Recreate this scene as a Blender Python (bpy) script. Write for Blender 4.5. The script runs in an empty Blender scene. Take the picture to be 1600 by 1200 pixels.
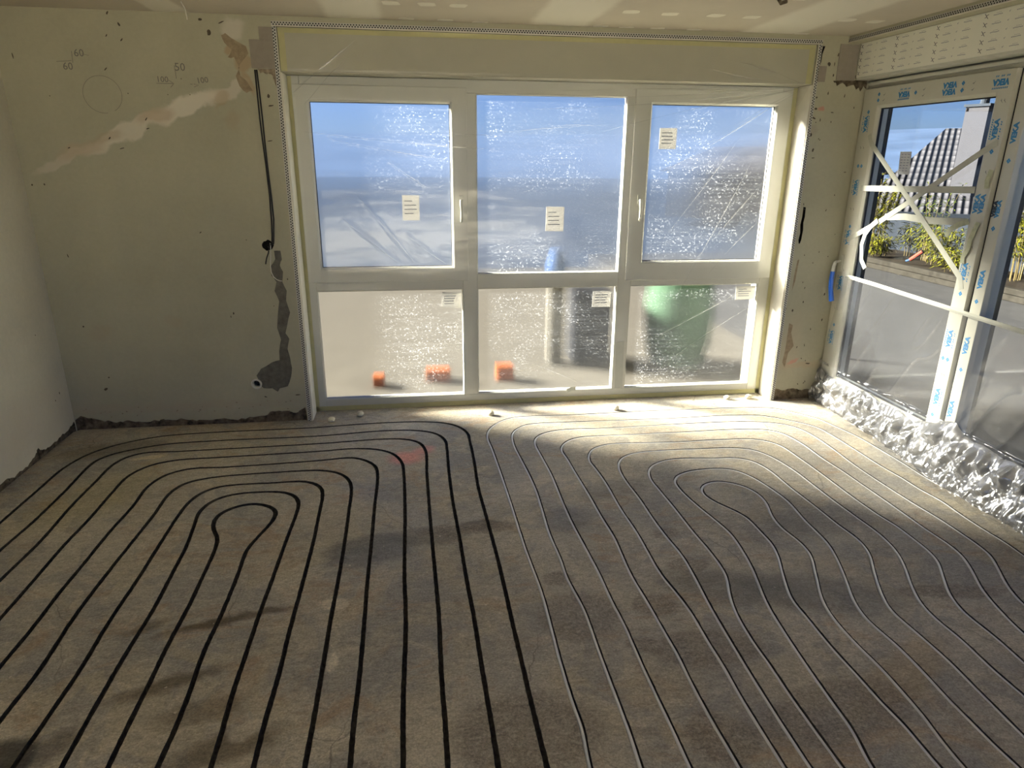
import bpy, bmesh, math, random
from mathutils import Vector, Matrix
from mathutils.geometry import delaunay_2d_cdt
import numpy as np
random.seed(7)
C = bpy.context.scene.collection
scene = bpy.context.scene

# ---------------------------------------------------------------- camera
cam_data = bpy.data.cameras.new('camera'); cam = bpy.data.objects.new('camera', cam_data); C.objects.link(cam)
FPX, YAW, PITCH, ROLL = 1057.59, 0.1455, 0.3230, 0.0082
cam_data.sensor_fit = 'HORIZONTAL'; cam_data.sensor_width = 36.0; cam_data.lens = FPX / 1600 * 36.0
cam_data.clip_start = 0.05; cam_data.clip_end = 600
fw = Vector((math.sin(YAW)*math.cos(PITCH), math.cos(YAW)*math.cos(PITCH), -math.sin(PITCH)))
r0 = Vector((math.cos(YAW), -math.sin(YAW), 0)); u0 = r0.cross(fw)
rt = math.cos(ROLL)*r0 + math.sin(ROLL)*u0; up = -math.sin(ROLL)*r0 + math.cos(ROLL)*u0
CAM = Vector((2.2457, -4.5135, 1.7371))
cam.matrix_world = Matrix(((rt.x, up.x, -fw.x, CAM.x), (rt.y, up.y, -fw.y, CAM.y), (rt.z, up.z, -fw.z, CAM.z), (0, 0, 0, 1)))
scene.camera = cam

# ---------------------------------------------------------------- world, sun, exposure
world = bpy.data.worlds.new('world'); scene.world = world; world.use_nodes = True
wn = world.node_tree; bg = wn.nodes['Background']
sky = wn.nodes.new('ShaderNodeTexSky'); sky.sky_type = 'NISHITA'; sky.sun_disc = False
SUN_DIR = Vector((1.0, -0.56, -0.49)).normalized()
sky.sun_elevation = math.radians(25); sky.sun_rotation = math.atan2(-SUN_DIR.x, -SUN_DIR.y)
sky.air_density = 1.0; sky.dust_density = 0.6; sky.ozone_density = 1.5
sky.altitude = 800
tint = wn.nodes.new('ShaderNodeMix'); tint.data_type = 'RGBA'; tint.blend_type = 'MULTIPLY'; tint.inputs[0].default_value = 1.0; tint.inputs[7].default_value = (.62, .84, 1.55, 1)
wn.links.new(sky.outputs[0], tint.inputs[6]); wn.links.new(tint.outputs[2], bg.inputs[0]); bg.inputs[1].default_value = 0.0145
sd = bpy.data.lights.new('sun', 'SUN'); sd.energy = 22.0; sd.angle = math.radians(14.0); sd.color = (1.0, 0.925, 0.775)
sun = bpy.data.objects.new('sun', sd); C.objects.link(sun); sun.location = (-20, 9, 12)
sun.rotation_euler = SUN_DIR.to_track_quat('-Z', 'Y').to_euler()
vs = scene.view_settings; vs.view_transform = 'Standard'; vs.look = 'None'; vs.exposure = 2.7; vs.gamma = 1.0; vs.use_curve_mapping = False
try:
    scene.cycles.use_denoising = True
    scene.cycles.max_bounces = 12; scene.cycles.diffuse_bounces = 6; scene.cycles.transparent_max_bounces = 16
    scene.cycles.sample_clamp_indirect = 4.0; scene.cycles.caustics_refractive = True; scene.cycles.caustics_reflective = False
except Exception: pass

# ---------------------------------------------------------------- traced outlines, in metres
GL = [
 [(0.170,-1.222),(0.176,-0.866),(0.184,-0.592),(0.244,-0.400),(0.366,-0.268),(0.574,-0.169),(0.863,-0.140),(1.248,-0.138),(1.580,-0.134),(1.684,-0.124),(2.004,-0.105),(2.275,-0.120),(2.418,-0.162),(2.506,-0.237),(2.557,-0.352),(2.562,-0.503),(2.563,-0.769),(2.555,-1.133),(2.564,-1.457),(2.573,-1.743),(2.577,-1.993),(2.578,-2.246),(2.580,-2.533),(2.582,-2.752),(2.586,-2.986)],
 [(0.309,-1.490),(0.325,-1.242),(0.327,-0.915),(0.326,-0.512),(0.382,-0.427),(0.456,-0.379),(0.638,-0.308),(0.999,-0.286),(1.599,-0.287),(2.009,-0.250),(2.221,-0.271),(2.346,-0.337),(2.404,-0.452),(2.410,-0.586),(2.405,-0.883),(2.405,-1.264),(2.415,-1.625),(2.423,-2.020),(2.431,-2.247),(2.434,-2.520),(2.439,-2.781),(2.441,-2.966)],
 [(0.440,-1.744),(0.452,-1.437),(0.437,-1.080),(0.441,-0.799),(0.445,-0.590),(0.479,-0.491),(0.565,-0.426),(0.752,-0.431),(0.890,-0.429),(1.614,-0.415),(2.014,-0.392),(2.137,-0.408),(2.227,-0.461),(2.274,-0.589),(2.277,-0.936),(2.280,-1.353),(2.285,-1.706),(2.290,-2.003),(2.293,-2.240),(2.289,-2.558),(2.291,-2.761),(2.291,-2.945)],
 [(0.583,-2.020),(0.582,-1.776),(0.578,-1.482),(0.587,-1.232),(0.585,-0.956),(0.597,-0.738),(0.673,-0.615),(0.792,-0.563),(1.017,-0.554),(1.629,-0.537),(1.822,-0.522),(1.969,-0.550),(2.069,-0.621),(2.129,-0.750),(2.146,-0.960),(2.155,-1.417),(2.155,-1.786),(2.156,-1.961),(2.163,-2.262),(2.156,-2.674),(2.158,-2.927)],
 [(0.732,-2.307),(0.737,-2.098),(0.732,-1.873),(0.736,-1.691),(0.740,-1.358),(0.753,-1.107),(0.748,-0.909),(0.790,-0.779),(0.843,-0.727),(0.921,-0.694),(1.101,-0.700),(1.645,-0.675),(1.832,-0.658),(1.911,-0.705),(1.972,-0.784),(1.995,-0.900),(1.997,-1.316),(1.999,-1.668),(1.998,-1.964),(2.001,-2.189),(2.003,-2.520),(1.999,-2.753),(2.001,-2.906)],
 [(0.870,-2.573),(0.879,-2.343),(0.866,-2.069),(0.868,-1.824),(0.879,-1.538),(0.892,-1.239),(0.895,-0.996),(0.942,-0.887),(1.032,-0.842),(1.131,-0.822),(1.571,-0.807),(1.680,-0.817),(1.776,-0.867),(1.838,-0.962),(1.862,-1.082),(1.868,-1.333),(1.873,-1.612),(1.873,-1.948),(1.869,-2.184),(1.870,-2.454),(1.869,-2.704),(1.867,-2.887)],
 [(1.007,-2.763),(1.015,-2.547),(1.020,-2.362),(1.013,-2.097),(1.018,-1.834),(1.016,-1.528),(1.016,-1.275),(1.027,-1.121),(1.063,-1.017),(1.130,-0.958),(1.245,-0.941),(1.417,-0.944),(1.573,-0.944),(1.647,-0.977),(1.697,-1.046),(1.714,-1.138),(1.721,-1.380),(1.726,-1.593),(1.724,-1.928),(1.720,-2.248),(1.721,-2.488),(1.715,-2.683),(1.715,-2.867)],
 [(1.149,-2.782),(1.147,-2.592),(1.147,-2.388),(1.150,-2.238),(1.157,-2.036),(1.151,-1.805),(1.144,-1.556),(1.125,-1.378),(1.112,-1.222),(1.151,-1.116),(1.229,-1.061),(1.352,-1.047),(1.496,-1.066),(1.565,-1.119),(1.601,-1.210),(1.604,-1.332),(1.596,-1.604),(1.590,-1.919),(1.584,-2.125),(1.583,-2.348),(1.582,-2.539),(1.588,-2.730),(1.589,-2.849)],
 [(1.286,-2.801),(1.284,-2.663),(1.286,-2.454),(1.284,-2.280),(1.291,-2.033),(1.289,-1.847),(1.282,-1.591),(1.270,-1.510),(1.225,-1.415),(1.211,-1.300),(1.247,-1.232),(1.301,-1.192),(1.362,-1.179),(1.439,-1.209),(1.497,-1.278),(1.500,-1.364),(1.461,-1.512),(1.432,-1.621),(1.436,-1.852),(1.435,-2.114),(1.427,-2.334),(1.436,-2.534),(1.437,-2.689),(1.432,-2.821)],
]
GR = [
 [(2.714,-3.003),(2.718,-2.946),(2.727,-2.852),(2.723,-2.779),(2.720,-2.669),(2.721,-2.501),(2.725,-2.337),(2.728,-2.129),(2.714,-1.779),(2.709,-1.388),(2.701,-0.973),(2.689,-0.591),(2.681,-0.476),(2.692,-0.369),(2.734,-0.266),(2.813,-0.169),(2.915,-0.114),(3.077,-0.109),(3.246,-0.117),(3.542,-0.115),(3.829,-0.111),(4.348,-0.118),(4.678,-0.136),(4.837,-0.169),(4.925,-0.253),(5.036,-0.401),(5.077,-0.552),(5.118,-0.738),(5.130,-0.949),(5.135,-1.151),(5.133,-1.343),(5.157,-1.582),(5.172,-1.728),(5.195,-1.857),(5.181,-1.968)],
 [(2.866,-3.024),(2.871,-2.935),(2.873,-2.791),(2.873,-2.653),(2.874,-2.504),(2.878,-2.346),(2.877,-2.253),(2.857,-2.031),(2.860,-1.911),(2.852,-1.670),(2.860,-1.455),(2.867,-1.212),(2.861,-1.010),(2.849,-0.824),(2.837,-0.640),(2.838,-0.512),(2.856,-0.400),(2.902,-0.321),(2.964,-0.265),(3.052,-0.247),(3.218,-0.249),(3.390,-0.252),(4.009,-0.274),(4.429,-0.263),(4.658,-0.291),(4.793,-0.383),(4.938,-0.546),(4.961,-0.697),(4.971,-0.969),(4.975,-1.166),(4.992,-1.341),(4.995,-1.478),(5.014,-1.615),(5.006,-1.760),(5.006,-1.915),(5.013,-2.052),(5.005,-2.151)],
 [(3.013,-3.026),(3.013,-2.891),(3.011,-2.747),(3.010,-2.557),(3.012,-2.376),(3.005,-2.219),(3.005,-2.050),(2.999,-1.882),(2.985,-1.563),(2.987,-1.204),(2.989,-1.052),(2.983,-0.886),(2.975,-0.716),(2.972,-0.596),(2.992,-0.504),(3.044,-0.435),(3.116,-0.399),(3.221,-0.378),(3.444,-0.389),(3.678,-0.389),(4.084,-0.381),(4.410,-0.385),(4.650,-0.427),(4.743,-0.474),(4.806,-0.553),(4.833,-0.681),(4.837,-0.892),(4.826,-1.120),(4.826,-1.261),(4.835,-1.473),(4.843,-1.615),(4.862,-1.801),(4.864,-1.927),(4.864,-2.027),(4.853,-2.120),(4.796,-2.233),(4.731,-2.354),(4.694,-2.474)],
 [(3.160,-3.041),(3.154,-2.892),(3.152,-2.721),(3.157,-2.577),(3.153,-2.422),(3.149,-2.243),(3.142,-2.068),(3.151,-1.864),(3.157,-1.751),(3.148,-1.552),(3.143,-1.308),(3.132,-1.019),(3.127,-0.822),(3.120,-0.705),(3.151,-0.619),(3.217,-0.549),(3.306,-0.517),(3.432,-0.516),(3.915,-0.522),(4.368,-0.521),(4.529,-0.541),(4.636,-0.600),(4.684,-0.780),(4.689,-1.038),(4.704,-1.211),(4.708,-1.346),(4.714,-1.533),(4.717,-1.716),(4.719,-1.890),(4.728,-2.015),(4.716,-2.113),(4.672,-2.221),(4.603,-2.360),(4.556,-2.526),(4.537,-2.637)],
 [(3.296,-3.076),(3.294,-2.929),(3.294,-2.785),(3.300,-2.646),(3.299,-2.508),(3.303,-2.343),(3.294,-2.227),(3.275,-2.071),(3.276,-1.891),(3.279,-1.720),(3.270,-1.481),(3.273,-1.162),(3.264,-0.984),(3.255,-0.884),(3.272,-0.802),(3.324,-0.711),(3.436,-0.655),(3.563,-0.655),(3.856,-0.676),(4.184,-0.675),(4.424,-0.700),(4.522,-0.791),(4.549,-1.011),(4.558,-1.218),(4.561,-1.359),(4.565,-1.557),(4.577,-1.725),(4.594,-1.824),(4.594,-1.939),(4.590,-2.053),(4.568,-2.141),(4.514,-2.235),(4.439,-2.370),(4.407,-2.482),(4.408,-2.570),(4.410,-2.654),(4.401,-2.778)],
 [(3.373,-3.087),(3.373,-2.966),(3.375,-2.831),(3.381,-2.631),(3.389,-2.453),(3.398,-2.293),(3.415,-2.104),(3.423,-1.937),(3.409,-1.767),(3.403,-1.598),(3.404,-1.393),(3.394,-1.137),(3.404,-1.002),(3.436,-0.907),(3.508,-0.832),(3.622,-0.798),(3.916,-0.796),(4.227,-0.815),(4.317,-0.851),(4.377,-0.942),(4.421,-1.140),(4.430,-1.350),(4.436,-1.526),(4.448,-1.715),(4.458,-1.892),(4.436,-2.038),(4.388,-2.158),(4.318,-2.295),(4.271,-2.418),(4.262,-2.519),(4.269,-2.627),(4.260,-2.789),(4.263,-2.922)],
 [(3.469,-3.107),(3.467,-2.966),(3.466,-2.800),(3.470,-2.669),(3.469,-2.531),(3.483,-2.367),(3.512,-2.247),(3.557,-2.113),(3.566,-1.945),(3.556,-1.726),(3.553,-1.518),(3.545,-1.299),(3.543,-1.156),(3.582,-1.033),(3.669,-0.955),(3.782,-0.923),(4.040,-0.947),(4.130,-0.949),(4.224,-0.993),(4.274,-1.113),(4.286,-1.379),(4.301,-1.594),(4.309,-1.780),(4.323,-1.916),(4.300,-2.031),(4.220,-2.186),(4.156,-2.319),(4.119,-2.431),(4.124,-2.552),(4.127,-2.601),(4.133,-2.732),(4.126,-2.868),(4.121,-2.975),(4.116,-3.075)],
 [(3.560,-3.112),(3.587,-2.977),(3.592,-2.846),(3.602,-2.671),(3.618,-2.484),(3.638,-2.325),(3.674,-2.177),(3.700,-2.068),(3.724,-1.911),(3.732,-1.779),(3.713,-1.652),(3.684,-1.500),(3.662,-1.314),(3.670,-1.205),(3.720,-1.137),(3.815,-1.094),(3.997,-1.086),(4.080,-1.123),(4.133,-1.215),(4.165,-1.340),(4.186,-1.508),(4.167,-1.711),(4.157,-1.923),(4.122,-2.056),(4.069,-2.200),(4.002,-2.369),(3.984,-2.478),(3.999,-2.627),(4.000,-2.764),(3.993,-2.901),(3.994,-3.019),(3.994,-3.100),(4.000,-3.172)],
 [(3.763,-3.140),(3.764,-3.064),(3.766,-2.980),(3.757,-2.891),(3.754,-2.756),(3.748,-2.611),(3.753,-2.427),(3.756,-2.310),(3.805,-2.156),(3.865,-1.996),(3.888,-1.893),(3.888,-1.799),(3.883,-1.641),(3.844,-1.555),(3.800,-1.480),(3.771,-1.396),(3.781,-1.322),(3.828,-1.265),(3.906,-1.243),(3.972,-1.268),(4.037,-1.331),(4.067,-1.419),(4.062,-1.514),(4.021,-1.652),(4.011,-1.773),(4.029,-1.894),(4.022,-2.000),(3.954,-2.161),(3.877,-2.339),(3.854,-2.453),(3.852,-2.611),(3.861,-2.729),(3.860,-2.838),(3.856,-2.947),(3.842,-3.050),(3.836,-3.150)],
]
MORTAR = [(1.373,1.163),(1.412,1.166),(1.415,1.110),(1.399,1.069),(1.415,1.028),(1.405,0.966),(1.427,0.903),(1.417,0.841),(1.434,0.764),(1.411,0.692),(1.392,0.627),(1.413,0.583),(1.394,0.518),(1.405,0.451),(1.411,0.383),(1.400,0.316),(1.374,0.258),(1.319,0.246),(1.303,0.219),(1.272,0.243),(1.215,0.250),(1.189,0.279),(1.185,0.315),(1.179,0.342),(1.212,0.382),(1.283,0.428),(1.338,0.444),(1.340,0.506),(1.360,0.584),(1.343,0.663),(1.354,0.736),(1.373,0.842),(1.351,0.905),(1.369,0.967),(1.341,1.009),(1.343,1.066),(1.375,1.110)]
FOOT = [(0.042,0.103),(0.132,0.076),(0.200,0.059),(0.265,0.046),(0.327,0.057),(0.413,0.044),(0.518,0.048),(0.575,0.054),(0.689,0.049),(0.777,0.035),(0.914,0.047),(0.995,0.029),(1.101,0.043),(1.207,0.052),(1.252,0.078),(1.341,0.083),(1.407,0.061),(1.474,0.100)]
FOOTR = [(4.902,0.038),(4.925,0.093),(4.980,0.076),(5.071,0.093),(5.127,0.070),(5.188,0.083),(5.242,0.070)]
SMEAR = [(0.094,1.658),(0.230,1.738),(0.356,1.764),(0.489,1.825),(0.554,1.900),(0.680,1.919),(0.749,1.983),(0.854,2.026),(0.957,2.000),(1.070,2.047),(1.163,2.073),(1.263,2.096),(1.299,2.069),(1.176,2.032),(1.081,1.988),(0.949,1.940),(0.852,1.886),(0.742,1.867),(0.625,1.795),(0.516,1.776),(0.421,1.732),(0.270,1.674),(0.192,1.630),(0.102,1.612)]
BROWN = [(1.202,2.389),(1.228,2.400),(1.260,2.374),(1.293,2.355),(1.333,2.336),(1.342,2.293),(1.303,2.255),(1.278,2.223),(1.287,2.179),(1.319,2.146),(1.346,2.098),(1.309,2.086),(1.273,2.120),(1.258,2.179),(1.285,2.224),(1.262,2.274),(1.226,2.273),(1.253,2.314),(1.215,2.353)]
RSTAIN = [(4.960,0.599),(4.992,0.583),(4.986,0.525),(5.021,0.426),(4.984,0.368),(4.974,0.259),(4.948,0.300),(4.958,0.404)]
RSTAIN2 = [(4.956,1.056),(4.969,1.065),(4.963,0.974),(4.959,0.905),(4.945,0.836),(4.947,0.951)]
CHIPS = [(0.608,2.484,0.0056,0.0139,0.60),(0.662,2.428,0.0071,0.0125,-0.40),(0.586,2.371,0.0042,0.0095,0.60),(0.663,2.350,0.0043,0.0127,0.80),(0.079,2.250,0.0026,0.0222,-0.10),(0.552,2.196,0.0043,0.0130,0.80),(1.137,2.404,0.0154,0.0192,0.00),(1.097,2.468,0.0152,0.0079,0.00),(1.210,2.455,0.0217,0.0048,-0.40),(0.728,1.933,0.0030,0.0155,0.70),(0.730,1.881,0.0120,0.0035,-0.30),(0.568,1.769,0.0177,0.0035,-0.30),(0.510,1.825,0.0044,0.0122,0.70),(0.281,1.770,0.0099,0.0035,-0.30),(0.040,1.561,0.0055,0.0072,0.00),(0.107,1.565,0.0056,0.0072,0.00),(0.945,1.281,0.0098,0.0039,-0.60),(0.158,1.145,0.0029,0.0157,-0.20),(0.166,0.703,0.0075,0.0063,0.00),(0.226,0.282,0.0187,0.0091,-0.50),(0.259,0.360,0.0062,0.0067,0.00),(1.434,2.071,0.0099,0.0138,0.30),(1.444,2.019,0.0199,0.0052,-0.20),(1.416,1.821,0.0202,0.0036,-0.10),(0.652,2.070,0.0029,0.0034,0.00),(0.954,2.155,0.0030,0.0033,0.00),(0.868,2.068,0.0030,0.0034,0.00),(0.991,2.070,0.0031,0.0034,0.00),(0.231,2.049,0.0027,0.0033,0.00),(1.081,0.764,0.0052,0.0108,0.00),(1.337,0.809,0.0036,0.0043,0.00),(1.063,0.743,0.0035,0.0086,0.00),(1.213,1.232,0.0034,0.0040,0.00),(1.221,0.186,0.0110,0.0048,0.40),(1.431,0.191,0.0190,0.0048,0.00),(1.424,2.251,0.0130,0.0133,0.00),(1.438,0.982,0.0054,0.0063,0.00)]
CHIPSR = [(5.040,2.390,0.0052,0.0146,0.10),(5.022,2.333,0.0039,0.0147,0.00),(5.025,2.264,0.0052,0.0112,0.00),(5.007,2.155,0.0052,0.0114,0.00),(4.929,2.130,0.0078,0.0076,0.00),(5.055,2.038,0.0132,0.0029,0.10),(4.912,2.007,0.0365,0.0078,0.30),(4.920,1.899,0.0158,0.0159,0.20),(4.955,1.798,0.0080,0.0142,0.10),(4.963,1.749,0.0134,0.0041,0.00),(5.215,1.658,0.0111,0.0021,0.00),(4.982,2.332,0.0154,0.0147,0.60),(4.936,2.059,0.0130,0.0077,0.00),(4.971,0.694,0.0086,0.0122,0.20),(4.919,0.709,0.0057,0.0097,0.00),(5.098,0.325,0.0060,0.0052,0.00),(5.156,0.283,0.0241,0.0052,0.10),(5.047,0.754,0.0058,0.0097,0.00),(5.204,0.807,0.0058,0.0145,0.10),(5.216,0.616,0.0059,0.0125,0.10),(4.662,2.466,0.0147,0.0071,-0.80),(3.398,2.468,0.0147,0.0068,0.00),(2.850,2.480,0.0039,0.0033,0.00)]
# ---------------------------------------------------------------- helpers
class MB:
    def __init__(s): s.v = []; s.f = []
    def add(s, vs_, fs_):
        n = len(s.v); s.v += [tuple(v) for v in vs_]; s.f += [tuple(i+n for i in f) for f in fs_]; return s
    def box(s, x0, x1, y0, y1, z0, z1):
        return s.add([(x0,y0,z0),(x1,y0,z0),(x1,y1,z0),(x0,y1,z0),(x0,y0,z1),(x1,y0,z1),(x1,y1,z1),(x0,y1,z1)],
                     [(3,2,1,0),(4,5,6,7),(0,1,5,4),(1,2,6,5),(2,3,7,6),(3,0,4,7)])
    def tube(s, pts, r, n=8, caps=True):
        pts = [Vector(p) for p in pts]; base = len(s.v); N = len(pts)
        prev = None
        for i, p in enumerate(pts):
            t = (pts[min(i+1, N-1)] - pts[max(i-1, 0)]).normalized()
            if prev is None:
                a = Vector((0,0,1)) if abs(t.z) < .9 else Vector((1,0,0)); nrm = t.cross(a).normalized()
            else:
                nrm = (prev - t*prev.dot(t)).normalized()
            prev = nrm; b = t.cross(nrm); rr = r[i] if isinstance(r, (list, tuple)) else r
            for k in range(n):
                a = 2*math.pi*k/n; s.v.append(tuple(p + nrm*math.cos(a)*rr + b*math.sin(a)*rr))
        for i in range(N-1):
            for k in range(n):
                a, b2 = base+i*n+k, base+i*n+(k+1) % n
                s.f.append((a, b2, b2+n, a+n))
        if caps:
            s.f.append(tuple(base+k for k in reversed(range(n)))); s.f.append(tuple(base+(N-1)*n+k for k in range(n)))
        return s
    def rings(s, rects, mp, close_first=False):
        # rects: list of (u0,u1,v0,v1,d): nested rectangular loops joined by quads, a frame profile
        base = len(s.v)
        for (a, b, c, d, e) in rects:
            for (uu, vv) in ((a,c),(b,c),(b,d),(a,d)): s.v.append(tuple(mp(uu, vv, e)))
        n = len(rects)
        for i in range(n-1):
            for k in range(4):
                s.f.append((base+i*4+k, base+i*4+(k+1) % 4, base+(i+1)*4+(k+1) % 4, base+(i+1)*4+k))
        for k in range(4):
            s.f.append((base+(n-1)*4+k, base+(n-1)*4+(k+1) % 4, base+(k+1) % 4, base+k))
        return s
    def build(s, name, mat, parent=None, smooth=False, bevel=0, loc=None):
        me = bpy.data.meshes.new(name)
        vs_ = s.v
        if parent is not None and parent.type == 'EMPTY':
            o = Vector(parent.location); vs_ = [(v[0]-o.x, v[1]-o.y, v[2]-o.z) for v in vs_]
        elif loc is not None:
            vs_ = [(v[0]-loc[0], v[1]-loc[1], v[2]-loc[2]) for v in vs_]
        me.from_pydata(vs_, [], s.f); me.update()
        bm = bmesh.new(); bm.from_mesh(me); bmesh.ops.recalc_face_normals(bm, faces=bm.faces); bm.to_mesh(me); bm.free()
        if smooth:
            for p in me.polygons: p.use_smooth = True
        if mat is not None: me.materials.append(mat)
        o = bpy.data.objects.new(name, me); C.objects.link(o)
        if loc is not None and parent is None: o.location = loc
        if parent is not None: o.parent = parent
        if bevel:
            m = o.modifiers.new('bevel', 'BEVEL'); m.width = bevel; m.segments = 2; m.limit_method = 'ANGLE'; m.angle_limit = .6
        return o
def tag(o, label=None, cat=None, group=None, kind=None):
    if label: o['label'] = label
    if cat: o['category'] = cat
    if group: o['group'] = group
    if kind: o['kind'] = kind
    return o
def empty(name, loc, label=None, cat=None, group=None, kind=None):
    o = bpy.data.objects.new(name, None); C.objects.link(o); o.location = loc; o.empty_display_size = .1
    return tag(o, label, cat, group, kind)
def struct(o, label=None, cat=None): return tag(o, label, cat, kind='structure')

# ---------------------------------------------------------------- materials
class NT:
    def __init__(s, name):
        s.m = bpy.data.materials.new(name); s.m.use_nodes = True; s.t = s.m.node_tree; s.t.nodes.clear()
        s.out = s.t.nodes.new('ShaderNodeOutputMaterial')
    def n(s, typ, **kw):
        nd = s.t.nodes.new(typ)
        for k, v in kw.items():
            if hasattr(nd, k): setattr(nd, k, v)
            else: nd.inputs[k].default_value = v
        return nd
    def l(s, a, b): s.t.links.new(a, b)
    def coord(s):
        if not hasattr(s, '_c'): s._c = s.n('ShaderNodeNewGeometry').outputs['Position']
        return s._c
    def noise(s, scale, detail=4, rough=.55, vec=None, sc3=None, dist=0):
        v = vec or s.coord()
        if sc3:
            mp = s.n('ShaderNodeMapping'); mp.inputs['Scale'].default_value = sc3; s.l(v, mp.inputs['Vector']); v = mp.outputs[0]
        nd = s.n('ShaderNodeTexNoise'); nd.inputs['Scale'].default_value = scale; nd.inputs['Detail'].default_value = detail
        nd.inputs['Roughness'].default_value = rough; nd.inputs['Distortion'].default_value = dist; s.l(v, nd.inputs['Vector']); return nd.outputs['Fac']
    def ramp(s, fac, stops):
        nd = s.n('ShaderNodeValToRGB'); e = nd.color_ramp.elements
        while len(e) < len(stops): e.new(.5)
        for i, (p, c) in enumerate(stops):
            e[i].position = p; e[i].color = (c[0], c[1], c[2], 1) if isinstance(c, (tuple, list)) else (c, c, c, 1)
        s.l(fac, nd.inputs[0]); return nd.outputs[0]
    def mix(s, fac, a, b, mode='MIX'):
        nd = s.n('ShaderNodeMix', data_type='RGBA', blend_type=mode)
        for inp, v in ((nd.inputs[0], fac), (nd.inputs[6], a), (nd.inputs[7], b)):
            if hasattr(v, 'is_linked') or hasattr(v, 'links'): s.l(v, inp)
            else: inp.default_value = v if not isinstance(v, tuple) else (v[0], v[1], v[2], 1)
        return nd.outputs[2]
    def math(s, op, a, b=0., c=None, clamp=False):
        nd = s.n('ShaderNodeMath', operation=op); nd.use_clamp = clamp
        for i, v in enumerate((a, b) if c is None else (a, b, c)):
            if hasattr(v, 'links'): s.l(v, nd.inputs[i])
            else: nd.inputs[i].default_value = v
        return nd.outputs[0]
    def warped(s, amt=.05, scale=6):
        # position pushed about by a colour noise, so that marks get ragged outlines
        nz = s.n('ShaderNodeTexNoise'); nz.inputs['Scale'].default_value = scale; nz.inputs['Detail'].default_value = 5; s.l(s.coord(), nz.inputs['Vector'])
        a = s.n('ShaderNodeVectorMath', operation='SUBTRACT'); s.l(nz.outputs['Color'], a.inputs[0]); a.inputs[1].default_value = (.5, .5, .5)
        b = s.n('ShaderNodeVectorMath', operation='SCALE'); s.l(a.outputs[0], b.inputs[0]); b.inputs['Scale'].default_value = amt
        c = s.n('ShaderNodeVectorMath', operation='ADD'); s.l(s.coord(), c.inputs[0]); s.l(b.outputs[0], c.inputs[1]); return c.outputs[0]
    def blob(s, vec, c, r, rot=(0,0,0), soft=.35):
        # ellipsoid mask: 1 inside, 0 outside
        mp = s.n('ShaderNodeMapping', vector_type='TEXTURE'); mp.inputs['Location'].default_value = c; mp.inputs['Rotation'].default_value = rot
        mp.inputs['Scale'].default_value = r; s.l(vec, mp.inputs['Vector'])
        ln = s.n('ShaderNodeVectorMath', operation='LENGTH'); s.l(mp.outputs[0], ln.inputs[0])
        mr = s.n('ShaderNodeMapRange', interpolation_type='SMOOTHSTEP'); mr.inputs[1].default_value = 1+soft; mr.inputs[2].default_value = 1-soft
        s.l(ln.outputs['Value'], mr.inputs[0]); return mr.outputs[0]
    def pr(s, col=(.5,.5,.5), rough=.6, metal=0, spec=.5, bump=None, bump_str=.3, bump_dist=.002, **kw):
        p = s.n('ShaderNodeBsdfPrincipled')
        if hasattr(col, 'links'): s.l(col, p.inputs['Base Color'])
        else: p.inputs['Base Color'].default_value = (*col, 1)
        if hasattr(rough, 'links'): s.l(rough, p.inputs['Roughness'])
        else: p.inputs['Roughness'].default_value = rough
        p.inputs['Metallic'].default_value = metal; p.inputs['Specular IOR Level'].default_value = spec
        for k, v in kw.items(): p.inputs[k.replace('_', ' ')].default_value = v
        if bump is not None:
            b = s.n('ShaderNodeBump'); b.inputs['Strength'].default_value = bump_str; b.inputs['Distance'].default_value = bump_dist
            s.l(bump, b.inputs['Height']); s.l(b.outputs[0], p.inputs['Normal'])
        return p.outputs[0]
    def mixs(s, fac, a, b):
        nd = s.n('ShaderNodeMixShader')
        if hasattr(fac, 'links'): s.l(fac, nd.inputs[0])
        else: nd.inputs[0].default_value = fac
        s.l(a, nd.inputs[1]); s.l(b, nd.inputs[2]); return nd.outputs[0]
    def end(s, sh): s.l(sh, s.out.inputs[0]); return s.m
def plain(name, col, rough=.6, metal=0, spec=.4, var=.06, scale=8, bump=.15, bd=.001, **kw):
    t = NT(name); n1 = t.noise(scale, 5)
    c = t.mix(1.0, (*col,), t.ramp(n1, [(.25, 1-var*1.6), (.75, 1+var)]), 'MULTIPLY')
    return t.end(t.pr(c, rough, metal, spec, bump=t.noise(scale*6, 4), bump_str=bump, bump_dist=bd, **kw))

PLASTER = (.50, .45, .345)
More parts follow.
